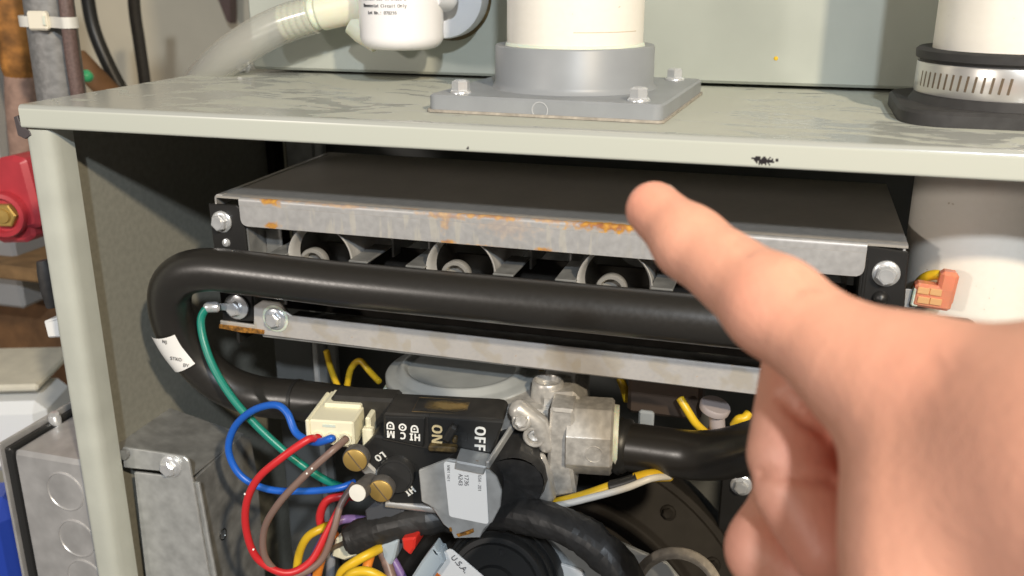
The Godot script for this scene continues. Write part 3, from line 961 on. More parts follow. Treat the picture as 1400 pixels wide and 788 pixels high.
	var nx := facing(Vector3(-0.1347, -0.0881, -0.117), Vector3(0.25, 0, 1))
	var nut := shape().prism(ring2(0.0079, 6), nx, 0.0, 0.0048, 0.0007)
	nut.lathe(PackedVector2Array([Vector2(0.0046, 0.0049), Vector2(0.0042, 0.0062), Vector2(0.0, 0.0064)]), nx, 20)
	part(rv, "brass_nut", nut, M.brass)
	# timber shelf, brown box and a white tub
	single("timber_shelf", shape().box(at(Vector3(-0.3291, -0.1805, -0.3)), Vector3(0.16, 0.012, 0.10), 0.002), M.timber, "pale brown timber shelf under the red valve handle", "shelf")
	single("cardboard_box", shape().box(at(Vector3(-0.3934, -0.2592, -0.36)), Vector3(0.30, 0.13, 0.06), 0.003), M.dark_timber, "dark brown cardboard box below the timber shelf", "box")
	single("timber_block", shape().box(at(Vector3(-0.3238, -0.2109, -0.318)), Vector3(0.024, 0.026, 0.02), 0.002), M.timber, "small pale timber block under the shelf by the post", "block")
	var tb := thing("white_tub", "white plastic tub with a cream top, left of the steel junction box", "tub", Vector3(-0.2386, -0.2965, -0.19))
	part(tb, "tub_body", shape().box(Transform3D(Basis(Vector3.UP, 0.35), Vector3(-0.2539, -0.2906, -0.2)), Vector3(0.085, 0.060, 0.06), 0.008), M.tub)
	part(tb, "tub_lid", shape().box(Transform3D(Basis(Vector3.UP, 0.35), Vector3(-0.2603, -0.2495, -0.215)), Vector3(0.080, 0.006, 0.08), 0.003), M.tub_top)
	single("blue_bag", shape().box(Transform3D(Basis(Vector3.UP, 0.4), Vector3(-0.2227, -0.3626, -0.14)), Vector3(0.06, 0.10, 0.05), 0.014), M.blue_bag, "deep blue plastic bag in the bottom left corner", "bag")
	single("white_clip", shape().prism(rounded(PackedVector2Array([Vector2(-0.0409, -0.1205), Vector2(-0.0299, -0.1169), Vector2(-0.0311, -0.1286), Vector2(-0.0398, -0.13)]), 0.001), at(Vector3(0, 0, -0.035)), -0.010, 0, 0.001), M.clip_white, "small white plastic clip on the outside of the furnace post", "clip")
	single("grey_grommet", shape().tube([Vector3(-0.0487, -0.0914, -0.05), Vector3(-0.0475, -0.0979, -0.05), Vector3(-0.0479, -0.108, -0.05), Vector3(-0.0479, -0.1181, -0.05)], [0.0035, 0.005, 0.0045, 0.003], 12), M.rubber, "grey rubber grommet above the white clip outside the post", "grommet")
	# junction box with knockouts
	var j := thing("junction_box", "bare steel junction box with round knockouts on the furnace's outer left side", "junction box", Vector3(-0.03, -0.29, -0.06))
	part(j, "box_body", shape().prism(rounded(PackedVector2Array([Vector2(-0.052, -0.285), Vector2(-0.002, -0.285), Vector2(-0.002, -0.1865), Vector2(-0.052, -0.1865)]), 0.004), at(Vector3(0, 0, -0.0105)), -0.10, 0.0, 0.0022), M.box_steel)
	part(j, "cover_plate", shape().box(at(Vector3(-0.0575, -0.235, -0.0605)), Vector3(0.0016, 0.106, 0.106), 0.0006), M.box_steel)
	part(j, "gasket", shape().box(at(Vector3(-0.0543, -0.236, -0.0605)), Vector3(0.0044, 0.102, 0.102), 0.001), M.wire_black)
	for q in [Vector3(-0.0231, -0.2062, -0.0105), Vector3(-0.0206, -0.2346, -0.0105), Vector3(-0.0192, -0.2594, -0.0105)]:
		part(j, "knockout", shape().lathe(PackedVector2Array([Vector2(0.0118, -0.0002), Vector2(0.0116, 0.0004), Vector2(0.0110, 0.0006), Vector2(0.0106, 0.0001), Vector2(0, 0.0001)]), facing(q + Vector3(0.002, 0, 0), Vector3.BACK), 36), M.box_steel)
	part(j, "cover_screw", shape().lathe(PackedVector2Array([Vector2(0.0034, 0), Vector2(0.0034, 0.004), Vector2(0.0026, 0.0062), Vector2(0, 0.0066)]), facing(Vector3(-0.0531, -0.1862, -0.0443), Vector3(0.2, 1, 0.2)), 20), M.zinc)

# ------------------------------------------------------------------ burner box
func burners() -> void:
	var t := thing("burner_box", "aluminised steel burner box with a rust-stained heat shield on top", "burner box", Vector3(0.224, -0.118, -0.10))
	var p := rounded(PackedVector2Array([Vector2(-0.165, -0.047), Vector2(-0.0434, -0.047), Vector2(-0.0434, -0.0508)]), [0, 0.0036, 0], 7, false)
	var hs := shape().sheet(p, Transform3D(ALONG, Vector3.ZERO), -0.366, -0.0795, 0.0011, 1.0, 0.049, 0.956, 0.906)
	var pe := PackedVector2Array([Vector2(-0.165, -0.047), Vector2(-0.047, -0.047), Vector2(-0.0455, -0.0473)])
	hs.sheet(pe, Transform3D(ALONG, Vector3.ZERO), -0.3815, -0.366, 0.0011, 1.0, 0.0, 0.049, 0.886)
	hs.sheet(pe, Transform3D(ALONG, Vector3.ZERO), -0.0795, -0.0655, 0.0011, 1.0, 0.956, 1.0, 0.886)
	part(t, "heat_shield", hs, M.shield_steel, "heat shield streaked with orange rust along its bent front edge")
	part(t, "shield_lip", shape().prism(rounded(PackedVector2Array([Vector2(0.0795, -0.0612), Vector2(0.366, -0.0612), Vector2(0.366, -0.0507), Vector2(0.0795, -0.0507)]), [0.0042, 0.0042, 0, 0], 5), at(Vector3(0, 0, -0.0434)), -0.0011, 0, 0.0002), M.shield_lip, "bright front lip with rust spots and pale runs")
	for x in [0.0655, 0.3808]:
		var e := rounded(PackedVector2Array([Vector2(0.0035 * (1 if x < 0.2 else -1), -0.0476), Vector2(0, -0.0476), Vector2(0, -0.053)]), [0, 0.002, 0], 4, false)
		part(t, "shield_flange", shape().sheet(e, at(Vector3(x, 0, 0)), -0.16, -0.0462, 0.001), M.bright_steel)
	# black L-shaped brackets with their bolts
	var bl := part(t, "bracket", shape().prism(rounded(PackedVector2Array([Vector2(0.0617, -0.0515), Vector2(0.0772, -0.0512), Vector2(0.0805, -0.0539), Vector2(0.0812, -0.0877), Vector2(0.081, -0.111), Vector2(0.0631, -0.1129)]), [0, 0.001, 0.002, 0, 0, 0]), at(Vector3(0, 0, -0.0445)), -0.0016, 0, 0.0005), M.black_bracket)
	part(bl, "bracket_side", shape().box(at(Vector3(0.0671, -0.0874, -0.065) + Vector3(0.0035, -0.006, 0)), Vector3(0.0016, 0.062, 0.04), 0.0005), M.black_bracket)
	part(t, "gusset", shape().sheet(rounded(PackedVector2Array([Vector2(0.074, -0.0555), Vector2(0.0815, -0.0555), Vector2(0.0815, -0.115)]), [0, 0.004, 0], 5, false), at(Vector3.ZERO), -0.075, -0.0465, 0.0012), M.dull_steel)
	part(t, "gusset", shape().box(at(Vector3(0.0862, -0.082, -0.062)), Vector3(0.009, 0.05, 0.0014), 0.0004), M.dull_steel)
	var br := part(t, "bracket", shape().prism(rounded(PackedVector2Array([Vector2(0.3643, -0.0482), Vector2(0.3818, -0.0495), Vector2(0.3831, -0.0738), Vector2(0.3649, -0.0737)]), [0.002, 0.001, 0, 0]), at(Vector3(0, 0, -0.0445)), -0.0016, 0, 0.0005), M.black_bracket)
	part(br, "bracket_side", shape().box(at(Vector3(0.3664, -0.0683, -0.066)), Vector3(0.0016, 0.030, 0.044), 0.0005), M.black_bracket)
	part(br, "bracket_dimple", shape().lathe(PackedVector2Array([Vector2(0.0032, 0), Vector2(0.0028, 0.0016), Vector2(0.0015, 0.0026), Vector2(0, 0.003)]), facing(Vector3(0.3734, -0.0697, -0.0445), Vector3.BACK), 20), M.black_bracket)
	part(bl, "bracket_dimple", shape().lathe(PackedVector2Array([Vector2(0.0022, 0), Vector2(0.0018, 0.0010), Vector2(0, 0.0016)]), facing(Vector3(0.0698, -0.0706, -0.0445), Vector3.BACK), 16), M.zinc)
	bolt(t, facing(Vector3(0.0686, -0.0599, -0.0444), Vector3.BACK), 0.0072, 0.0054, M.zinc, 0.0042)
	bolt(t, facing(Vector3(0.3744, -0.059, -0.0444), Vector3.BACK), 0.0072, 0.0054, M.zinc, 0.0042)
	bolt(t, facing(Vector3(0.0721, -0.104, -0.0444), Vector3.BACK), 0.0070, 0.0056, M.zinc, 0.0045)
	var stained := bolt(t, facing(Vector3(0.0947, -0.1074, -0.0428), Vector3.BACK), 0.0068, 0.0058, M.zinc, 0.0040, "bolt with pale corrosion round its washer")
	part(stained, "corrosion", shape().lathe(PackedVector2Array([Vector2(0.0072, 0), Vector2(0.0062, 0.0006), Vector2(0.0054, 0.0004)]), facing(Vector3(0.0944, -0.1075, -0.0432), Vector3.BACK), 20), M.fitting)
	# lower rail with its ear and rusty slot
	part(t, "lower_rail", shape().prism(rounded(PackedVector2Array([Vector2(0.0621, -0.1122), Vector2(0.0814, -0.1125), Vector2(0.0824, -0.1023), Vector2(0.0872, -0.0991), Vector2(0.0978, -0.0992), Vector2(0.1003, -0.1035), Vector2(0.1033, -0.1055), Vector2(0.3317, -0.1061), Vector2(0.3992, -0.1069), Vector2(0.4007, -0.1184), Vector2(0.3282, -0.1186), Vector2(0.0876, -0.1174), Vector2(0.0616, -0.1167)]), [0, 0, 0.0008, 0.001, 0.003, 0.003, 0.002, 0, 0, 0, 0, 0, 0]), at(Vector3(0, 0, -0.0435)), -0.0014, 0, 0.0005), M.rail_steel)
	part(t, "rail_shelf", shape().box(at(Vector3(0.225, -0.1185, -0.064)), Vector3(0.28, 0.0014, 0.038), 0.0004), M.dull_steel)
	part(t, "rust_strip", shape().prism(PackedVector2Array([Vector2(0.062, -0.114), Vector2(0.07, -0.1139), Vector2(0.0875, -0.1144), Vector2(0.0873, -0.1164), Vector2(0.0747, -0.117), Vector2(0.0617, -0.116)]), at(Vector3(0, 0, -0.0428)), -0.0006, 0.0002, 0.0002), M.rust)
	# box round the burners
	part(t, "back_plate", shape().box(at(Vector3(0.224, -0.085, -0.168)), Vector3(0.316, 0.075, 0.0015), 0.0004), M.dull_steel)
	part(t, "upper_back_rail", shape().box(at(Vector3(0.224, -0.098, -0.085)), Vector3(0.30, 0.040, 0.0015), 0.0004), M.dark_metal)
	# four burners, 73 mm apart
	for i in 4:
		var o := Vector3(0.1187 + 0.0722 * i, -0.0757, -0.048)
		var x := facing(o, Vector3.BACK)
		var b := part(t, "burner", shape().lathe(PackedVector2Array([Vector2(0.0150, -0.075), Vector2(0.0155, -0.030), Vector2(0.0160, -0.008), Vector2(0.0166, -0.002), Vector2(0.0172, -0.0002), Vector2(0.0169, 0.0004), Vector2(0.0162, -0.0004), Vector2(0.0154, -0.003), Vector2(0.0149, -0.008)]), x, 44), M.burner_lip)
		part(b, "throat", shape().lathe(PackedVector2Array([Vector2(0.0149, -0.008), Vector2(0.0146, -0.012), Vector2(0.0142, -0.030), Vector2(0.0138, -0.075)]), x, 44), M.burner_steel)
		part(b, "orifice", shape().lathe(PackedVector2Array([Vector2(0.0, 0.0020), Vector2(0.0062, 0.0020), Vector2(0.0068, 0.0030), Vector2(0.0070, 0.0066), Vector2(0.0066, 0.0074), Vector2(0.0052, 0.0074), Vector2(0.0047, 0.0066), Vector2(0.0045, 0.0026), Vector2(0, 0.0026)]), x, 32), M.orifice_steel)
		for s in [-1, 1]:
			part(b, "wing", shape().box(at(o + Vector3(s * 0.0215, 0.0010, -0.012)), Vector3(0.0098, 0.0012, 0.030), 0.0004), M.dull_steel)
			part(b, "web", shape().box(at(o + Vector3(s * 0.0262, 0.008, -0.050)), Vector3(0.0012, 0.026, 0.045), 0.0004), M.dull_steel)

# ------------------------------------------------------------------ black gas pipe from the valve round to the burners
func manifold() -> void:
	var y := -0.0792
	var path := [Vector3(0.4035, y, -0.0245), Vector3(0.36, y, -0.0245), Vector3(0.30, y, -0.0245), Vector3(0.22, y, -0.0245), Vector3(0.14, y, -0.0245)]
	var bend := smooth([Vector3(0.14, y, -0.0245), Vector3(0.0938, -0.0782, -0.0245), Vector3(0.0722, -0.0784, -0.0245), Vector3(0.0572, -0.0824, -0.025), Vector3(0.0463, -0.093, -0.028), Vector3(0.0421, -0.111, -0.033), Vector3(0.0465, -0.1299, -0.038), Vector3(0.0594, -0.1456, -0.042), Vector3(0.0775, -0.1524, -0.045), Vector3(0.0989, -0.1525, -0.046), Vector3(0.1191, -0.1527, -0.047), Vector3(0.1513, -0.1536, -0.047)], 5)
	path.append_array(bend.slice(1))
	var t := thing("gas_pipe", "thick black gas pipe bent back on itself across the front of the burners", "gas pipe", Vector3(0.22, -0.16, -0.03))
	part(t, "pipe", shape().tube(path, 0.0105, 32, 0.55), M.black_paint)
	part(t, "pipe_joint", shape().tube([Vector3(0.101, -0.1527, -0.046), Vector3(0.1027, -0.1526, -0.046)], 0.01115, 28), M.black_bracket)
	# the paper sticker wrapped round the bend
	var s := shape()
	var ctr := smooth([Vector3(0.0415, -0.1132, -0.0335), Vector3(0.0439, -0.1231, -0.0362), Vector3(0.0481, -0.132, -0.0385)], 4)
	var rows := []
	var nor := []
	for i in ctr.size():
		var c: Vector3 = ctr[i]
		var dir: Vector3 = (ctr[mini(i + 1, ctr.size() - 1)] - ctr[maxi(i - 1, 0)]).normalized()
		var n0 := (Vector3(0.58, 0.32, 0.76) - dir * Vector3(0.58, 0.32, 0.76).dot(dir)).normalized()
		var sd := n0.cross(dir)
		var row := []
		var nn := []
		for j in 9:
			var a := lerpf(1.55, 0.12, j / 8.0) + (0.25 if i == 0 else 0.0) * 0.0
			var e := n0 * cos(a) + sd * sin(a) * -1.0
			row.append(c + e * 0.0117)
			nn.append(e)
		rows.append(row)
		nor.append(nn)
	for i in rows.size() - 1:
		for j in 8:
			s.quad(rows[i][j], rows[i][j + 1], rows[i + 1][j + 1], rows[i + 1][j], nor[i][j], nor[i][j + 1], nor[i + 1][j + 1], nor[i + 1][j])
	var st := part(t, "sticker", s, M.paper, "white paper sticker with small grey print")
	var words := [["NJ", 1, 5], ["STKO", 5, 5], ["BY", 7, 6]]
	for w in words:
		var c: Vector3 = rows[w[1]][w[2]]
		var n: Vector3 = nor[w[1]][w[2]]
		write(st, w[0], facing(c + n * 0.0002, n, Vector3(0.15, 1, 0)), 0.0019, M.print_grey, false)

# ------------------------------------------------------------------ gas valve, built in its own frame: x towards the inlet, z towards the viewer
func gas_valve() -> void:
	var t := thing("gas_valve", "cast alloy gas valve with a black ON OFF switch module on its front", "gas valve", Vector3(0.236, -0.150, -0.043))
	t.rotation_degrees.y = 9.0
	# --- castings
	part(t, "valve_body", shape().prism(rounded(PackedVector2Array([Vector2(-0.0382, 0.0133), Vector2(-0.0174, 0.0139), Vector2(0.0003, 0.0127), Vector2(0.0002, -0.0328), Vector2(-0.0082, -0.0367), Vector2(-0.016, -0.0317), Vector2(-0.021, -0.0178), Vector2(-0.0386, -0.0191)]), 0.002), at(Vector3(0, 0, 0.004)), -0.045, 0, 0.0015), M.cast_alloy)
	part(t, "valve_rib", shape().prism(rounded(PackedVector2Array([Vector2(0.0011, 0.0189), Vector2(0.0117, 0.0185), Vector2(0.013, 0.0039), Vector2(0.0116, -0.0097), Vector2(0.0139, -0.0244), Vector2(0.001, -0.0278), Vector2(-0.0005, -0.0221)]), 0.0012), at(Vector3(0, 0, 0.013)), -0.05, 0, 0.0016), M.cast_alloy)
	part(t, "upper_shoulder", shape().prism(rounded(PackedVector2Array([Vector2(-0.0051, 0.0185), Vector2(0.0106, 0.0202), Vector2(0.0162, 0.0139), Vector2(0.0166, -0.0028), Vector2(-0.0049, -0.0043)]), 0.002), at(Vector3(0, 0, -0.002)), -0.04, 0, 0.002), M.cast_alloy)
	var oc := PackedVector2Array()
	for i in 8:
		var a := TAU * (i + 0.5) / 8
		oc.append(Vector2(cos(a), sin(a)) * 0.0182)
	var along_x := Basis(Vector3.FORWARD, Vector3.UP, Vector3.RIGHT)
	var lx := Vector3(0.0128, 0.0062, 0.016)
	var rx := Vector3(0.0299, 0.0074, 0.016)
	part(t, "inlet_boss", shape().prism(rounded(oc, 0.0012, 2), Transform3D(along_x, Vector3.ZERO), lx.x - 0.004, rx.x, 0.0012), M.cast_alloy)
	part(t, "inlet_collar", shape().lathe(PackedVector2Array([Vector2(0.0152, 0.0), Vector2(0.0150, 0.0022), Vector2(0.0118, 0.0024)]), Transform3D(along_x, Vector3(rx.x, 0, 0)), 32), M.fitting)
	# raised maker's oval on the lower facet
	var ov := facing(Vector3(0.0216, -0.0009, 0.0168), Vector3(0, 0, 1))
	part(t, "oval_mark", shape().lathe(PackedVector2Array([Vector2(0.0042, -0.0002), Vector2(0.0041, 0.0003), Vector2(0.0038, 0.0003), Vector2(0.0037, -0.0002)]), ov, 28), M.cast_alloy)
	# vertical port, screw tower, webs
	part(t, "pressure_port", shape().lathe(PackedVector2Array([Vector2(0.0085, -0.010), Vector2(0.0076, -0.001), Vector2(0.0075, 0.001), Vector2(0.0070, 0.0016), Vector2(0.0062, 0.0016), Vector2(0.0058, 0.0008), Vector2(0.0056, -0.016), Vector2(0, -0.016)]), facing(Vector3(-0.0023, 0.0205, -0.0114), Vector3.UP, Vector3.BACK), 32), M.cast_alloy)
	part(t, "screw_pad", shape().prism(rounded(PackedVector2Array([Vector2(-0.0113, 0.007), Vector2(-0.0066, 0.0117), Vector2(-0.0012, 0.0121), Vector2(-0.0001, 0.0055), Vector2(-0.0017, -0.0029), Vector2(-0.0027, -0.0137), Vector2(-0.0042, -0.0278), Vector2(-0.0112, -0.0268), Vector2(-0.0126, -0.0144)]), 0.002), at(Vector3(0, 0, 0.009)), -0.02, 0, 0.002), M.cast_alloy)
	var tower := part(t, "screw_tower", shape().lathe(PackedVector2Array([Vector2(0.0058, -0.01), Vector2(0.0054, 0.0052), Vector2(0.0047, 0.0058), Vector2(0.0036, 0.0056), Vector2(0.0034, 0.003), Vector2(0, 0.003)]), facing(Vector3(-0.0058, 0.0045, 0.013) - Vector3(0, 0, 0.0045), Vector3.BACK), 28), M.cast_alloy)
	part(tower, "socket_screw", shape().lathe(PackedVector2Array([Vector2(0.0030, 0.002), Vector2(0.0029, 0.0042), Vector2(0.0022, 0.0048), Vector2(0.0013, 0.0044), Vector2(0.0011, 0.003), Vector2(0, 0.003)]), facing(Vector3(-0.0058, 0.0045, 0.013) - Vector3(0, 0, 0.0045), Vector3.BACK), 12), M.zinc)
	part(t, "foot", shape().tube([Vector3(-0.0032, -0.0057, 0.014), Vector3(-0.0018, -0.015, 0.0135), Vector3(-0.0004, -0.0252, 0.013)], [0.0028, 0.0046, 0.0052], 18, 0.8), M.cast_alloy)
	part(t, "web", shape().tube([Vector3(-0.014, 0.0162, 0.01), Vector3(-0.0038, 0.0094, 0.01), Vector3(-0.0003, -0.0016, 0.01)], [0.0052, 0.0046, 0.004], 14, 0.8), M.cast_alloy)
	# diaphragm cover: pressed round lid on top
	var dc := facing(Vector3(-0.0477, 0.0145, -0.0333), Vector3.UP, Vector3.BACK)
	part(t, "diaphragm_cover", shape().lathe(PackedVector2Array([Vector2(0.0385, -0.006), Vector2(0.0388, -0.0005), Vector2(0.0380, 0.0004), Vector2(0.0342, 0.0006), Vector2(0.0325, 0.0014), Vector2(0.0312, 0.0036), Vector2(0.0300, 0.0042), Vector2(0.0285, 0.0038), Vector2(0.0272, 0.0022), Vector2(0.0, 0.0018)]), dc, 64), M.cover_steel)
	part(t, "cover_gasket", shape().box(at(Vector3(-0.0472, 0.0072, -0.0465)), Vector3(0.078, 0.002, 0.05), 0.0006), M.fitting)
	for q in [Vector3(-0.0197, 0.0105, -0.0133), Vector3(-0.0349, 0.008, -0.0076)]:
		part(t, "cover_screw", shape().lathe(PackedVector2Array([Vector2(0.0046, -0.004), Vector2(0.0044, 0.0018), Vector2(0.0034, 0.003), Vector2(0.0012, 0.0031), Vector2(0.0008, 0.002), Vector2(0, 0.002)]), facing(q, Vector3.UP, Vector3.BACK), 20), M.zinc)
	part(t, "front_screw", bolt_shape(shape(), facing(Vector3(-0.0118, 0.0124, 0.014), Vector3(0, 0.35, 1)), 0.0058, 0.0046, 0.003), M.cast_alloy)
	# --- black switch module
	var mod := part(t, "switch_module", shape().prism(rounded(PackedVector2Array([Vector2(-0.0734, 0.0166), Vector2(-0.0184, 0.0169), Vector2(-0.0235, -0.0002), Vector2(-0.054, 0.0006), Vector2(-0.074, 0.0037)]), [0.001, 0.004, 0.002, 0, 0]), at(Vector3(0, 0, 0.024)), -0.0225, 0.0, 0.0022), M.dusty_black)
	part(t, "module_back", shape().box(at(Vector3(-0.0875, 0.0040, 0.0015)), Vector3(0.032, 0.0246, 0.013), 0.0015), M.dusty_black)
	part(t, "terminal_plate", shape().prism(rounded(PackedVector2Array([Vector2(-0.0728, 0.0161), Vector2(-0.054, 0.0166), Vector2(-0.0551, 0.0019), Vector2(-0.0736, 0.0051)]), 0.0006), at(Vector3(0, 0, 0.0252)), -0.003, 0, 0.0005), M.black_plastic)
	var sw := part(t, "switch_plate", shape().prism(rounded(PackedVector2Array([Vector2(-0.0525, 0.0173), Vector2(-0.0185, 0.017), Vector2(-0.0242, 0.001), Vector2(-0.0526, 0.0041)]), 0.0006), at(Vector3(0, 0, 0.0256)), -0.003, 0, 0.0005), M.black_plastic)
	part(mod, "yellow_stain", shape().prism(rect2(0.030, 0.015), Transform3D(Basis(Vector3.RIGHT, Vector3.FORWARD, Vector3.UP), Vector3(-0.0463, 0.0166, 0.012)), -0.0004, 0.0002), M.soft_stain)
	part(t, "stained_tab", shape().box(at(Vector3(-0.0457, 0.0034, 0.0262)), Vector3(0.0128, 0.0028, 0.006), 0.0006), M.yellow_stain, "amber stained tab under the word ON")
	part(sw, "toggle_slot", shape().box(at(Vector3(-0.0384, 0.0088, 0.0256)), Vector3(0.0072, 0.0036, 0.0005), 0.0002), M.wire_black)
	part(sw, "toggle", shape().box(Transform3D(Basis(Vector3.BACK, -0.5), Vector3(-0.042, 0.0112, 0.0272)), Vector3(0.0036, 0.0085, 0.005), 0.0008), M.dusty_black)
	part(sw, "toggle_tip", shape().box(Transform3D(Basis(Vector3.BACK, -0.2), Vector3(-0.0402, 0.0078, 0.0268)), Vector3(0.0022, 0.0030, 0.003), 0.0006), M.yellow_stain)
	var q90 := Basis(Vector3.BACK, -PI / 2 - 0.03)
	write(sw, "ON", Transform3D(q90, Vector3(-0.0487, 0.0092, 0.0257)), 0.0047, M.print_yellowed)
	write(sw, "OFF", Transform3D(q90, Vector3(-0.0291, 0.0084, 0.0257)), 0.0049, M.print_white)
	var q180 := Basis(Vector3.BACK, PI - 0.03)
	write(t, "M", Transform3D(q180, Vector3(-0.0701, 0.0076, 0.0253)), 0.0034, M.print_white)
	write(t, "C", Transform3D(q180, Vector3(-0.0644, 0.0072, 0.0253)), 0.0034, M.print_white)
	write(t, "HI", Transform3D(q180, Vector3(-0.0588, 0.0069, 0.0253)), 0.0034, M.print_white)
	var k := 0
	for q in [Vector3(-0.0701, 0.0118, 0.0253), Vector3(-0.0645, 0.0114, 0.0253), Vector3(-0.059, 0.0109, 0.0253)]:
		var oi := ring2(0.00185, 20)
		if k != 1:
			oi = PackedVector2Array([Vector2(-0.0018, -0.0018), Vector2(0.0018, -0.0018), Vector2(0.0018, 0.0003), Vector2(0.0013, 0.0014), Vector2(0.0005, 0.0019), Vector2(-0.0005, 0.0019), Vector2(-0.0013, 0.0014), Vector2(-0.0018, 0.0003)])
		part(t, "symbol_outline", shape().prism(oi, at(q), 0.0, 0.00012), M.print_white)
		var inner := PackedVector2Array()
		for e in oi:
			inner.append(e * 0.6)
		part(t, "symbol_ground", shape().prism(inner, at(q), 0.0, 0.0002), M.black_plastic)
		part(t, "symbol_dot", shape().prism(ring2(0.00045, 10), at(q), 0.0, 0.00028), M.print_white)
		k += 1
	# regulator face with its knob
	part(t, "regulator_face", shape().prism(rounded(PackedVector2Array([Vector2(-0.0788, 0.0048), Vector2(-0.0536, 0.0024), Vector2(-0.0351, 0.0004), Vector2(-0.0352, -0.0086), Vector2(-0.0472, -0.029), Vector2(-0.0731, -0.0307), Vector2(-0.0756, -0.0223), Vector2(-0.0873, -0.0048)]), 0.0015), at(Vector3(0, 0, 0.0225)), -0.028, 0, 0.0008), M.black_plastic)
	part(t, "knob", shape().lathe(PackedVector2Array([Vector2(0.0088, -0.001), Vector2(0.0087, 0.0040), Vector2(0.0083, 0.0046), Vector2(0.0077, 0.0046), Vector2(0.0073, 0.0041), Vector2(0.0, 0.0039)]), facing(Vector3(-0.0686, -0.0133, 0.0265) - Vector3(0, 0, 0.004), Vector3.BACK), 40), M.knob_black)
	write(t, "LO", Transform3D(Basis(Vector3.BACK, deg_to_rad(217)), Vector3(-0.0764, -0.0057, 0.0226)), 0.0032, M.print_white)
	write(t, "HI", Transform3D(Basis(Vector3.BACK, deg_to_rad(217)), Vector3(-0.0628, -0.0226, 0.0226)), 0.0034, M.print_white)
	part(t, "lower_lip", shape().tube([Vector3(-0.0749, -0.0309, 0.021), Vector3(-0.0483, -0.0323, 0.021)], 0.0022, 10), M.bright_steel)
	# brass screws in their grey towers, and the bright test post
	for q in [Vector3(-0.0848, -0.0021, 0.034), Vector3(-0.0736, -0.0169, 0.034)]:
		var tw := part(t, "tap_tower", shape().lathe(PackedVector2Array([Vector2(0.0060, -0.0045), Vector2(0.0060, -0.0004), Vector2(0.0056, 0.0), Vector2(0.0054, -0.001)]), facing(q, Vector3.BACK), 28), M.dark_alloy)
		part(tw, "brass_screw", shape().lathe(PackedVector2Array([Vector2(0.0055, -0.003), Vector2(0.0055, 0.0003), Vector2(0.0052, 0.0006), Vector2(0, 0.0007)]), facing(q, Vector3.BACK), 28), M.brass)
		part(tw, "screw_slot", shape().box(Transform3D(Basis(Vector3.BACK, -0.95), q + Vector3(0, 0, 0.0007)), Vector3(0.0104, 0.0006, 0.0003), 0.0001), M.wire_bronze)
	part(t, "tap_bridge", shape().prism(rounded(PackedVector2Array([Vector2(-0.0866, -0.0073), Vector2(-0.0828, -0.0082), Vector2(-0.0762, -0.0149), Vector2(-0.0706, -0.021), Vector2(-0.0746, -0.0252), Vector2(-0.0866, -0.0126)]), 0.001), at(Vector3(0, 0, 0.024)), -0.02, 0, 0.001), M.dull_steel)
	var ps := Vector3(-0.0827, -0.0152, 0.04)
	part(t, "test_post", shape().lathe(PackedVector2Array([Vector2(0.0042, -0.035), Vector2(0.0042, -0.0006), Vector2(0.0038, 0.0)]), facing(ps, Vector3(-0.12, 0.18, 1)), 28), M.dark_alloy)
	part(t, "post_face", shape().lathe(PackedVector2Array([Vector2(0.0042, -0.0010), Vector2(0.0039, 0.0001), Vector2(0, 0.0003)]), facing(ps, Vector3(-0.12, 0.18, 1)), 28), M.post_bright)
	# --- solenoid: black coil behind a bright plate with a paper label
	var sc := Vector3(-0.0333, -0.0138, 0.034)
	part(t, "coil", shape().lathe(PackedVector2Array([Vector2(0.0, -0.056), Vector2(0.0142, -0.056), Vector2(0.0149, -0.054), Vector2(0.0149, -0.004), Vector2(0.0145, -0.0020), Vector2(0.0, -0.0018)]), facing(sc, Vector3.BACK), 44), M.black_tape)
	part(t, "coil_cover", shape().lathe(PackedVector2Array([Vector2(0.0, -0.03), Vector2(0.0150, -0.03), Vector2(0.0158, -0.027), Vector2(0.0158, 0.008), Vector2(0.0140, 0.012), Vector2(0.0, 0.0125)]), facing(Vector3(-0.0157, -0.0137, 0.012), Vector3(0.1, -0.1, 1)), 32).crumple(0.0012, 140.0, 8), M.black_tape)
	var pl := part(t, "solenoid_plate", shape().prism(rounded(PackedVector2Array([Vector2(-0.0557, -0.0052), Vector2(-0.0506, -0.003), Vector2(-0.0422, 0.0013), Vector2(-0.038, 0.0009), Vector2(-0.0252, -0.0015), Vector2(-0.0204, -0.0062), Vector2(-0.0181, -0.0127), Vector2(-0.0188, -0.0209), Vector2(-0.0225, -0.0291), Vector2(-0.0262, -0.0328), Vector2(-0.0282, -0.0376), Vector2(-0.0401, -0.039), Vector2(-0.0417, -0.0349), Vector2(-0.045, -0.0321), Vector2(-0.0502, -0.0234), Vector2(-0.0548, -0.0211)]), [0.001, 0, 0.001, 0, 0.001, 0.003, 0.004, 0.004, 0.002, 0, 0.0005, 0.0005, 0, 0, 0, 0.001], 3), at(Vector3(0, 0, 0.034)), -0.0016, 0, 0.0004), M.galvanised)
	part(pl, "plate_notch", shape().prism(PackedVector2Array([Vector2(-0.0423, -0.0333), Vector2(-0.0413, -0.0332), Vector2(-0.041, -0.0351), Vector2(-0.042, -0.0352)]), at(Vector3(0, 0, 0.0342)), -0.0003, 0.0001), M.rust)
	part(pl, "plate_notch", shape().prism(PackedVector2Array([Vector2(-0.039, -0.0364), Vector2(-0.0335, -0.0345), Vector2(-0.0312, -0.0327), Vector2(-0.0309, -0.0346), Vector2(-0.0329, -0.0359), Vector2(-0.0383, -0.0379)]), at(Vector3(0, 0, 0.0342)), -0.0003, 0.0001), M.rust)
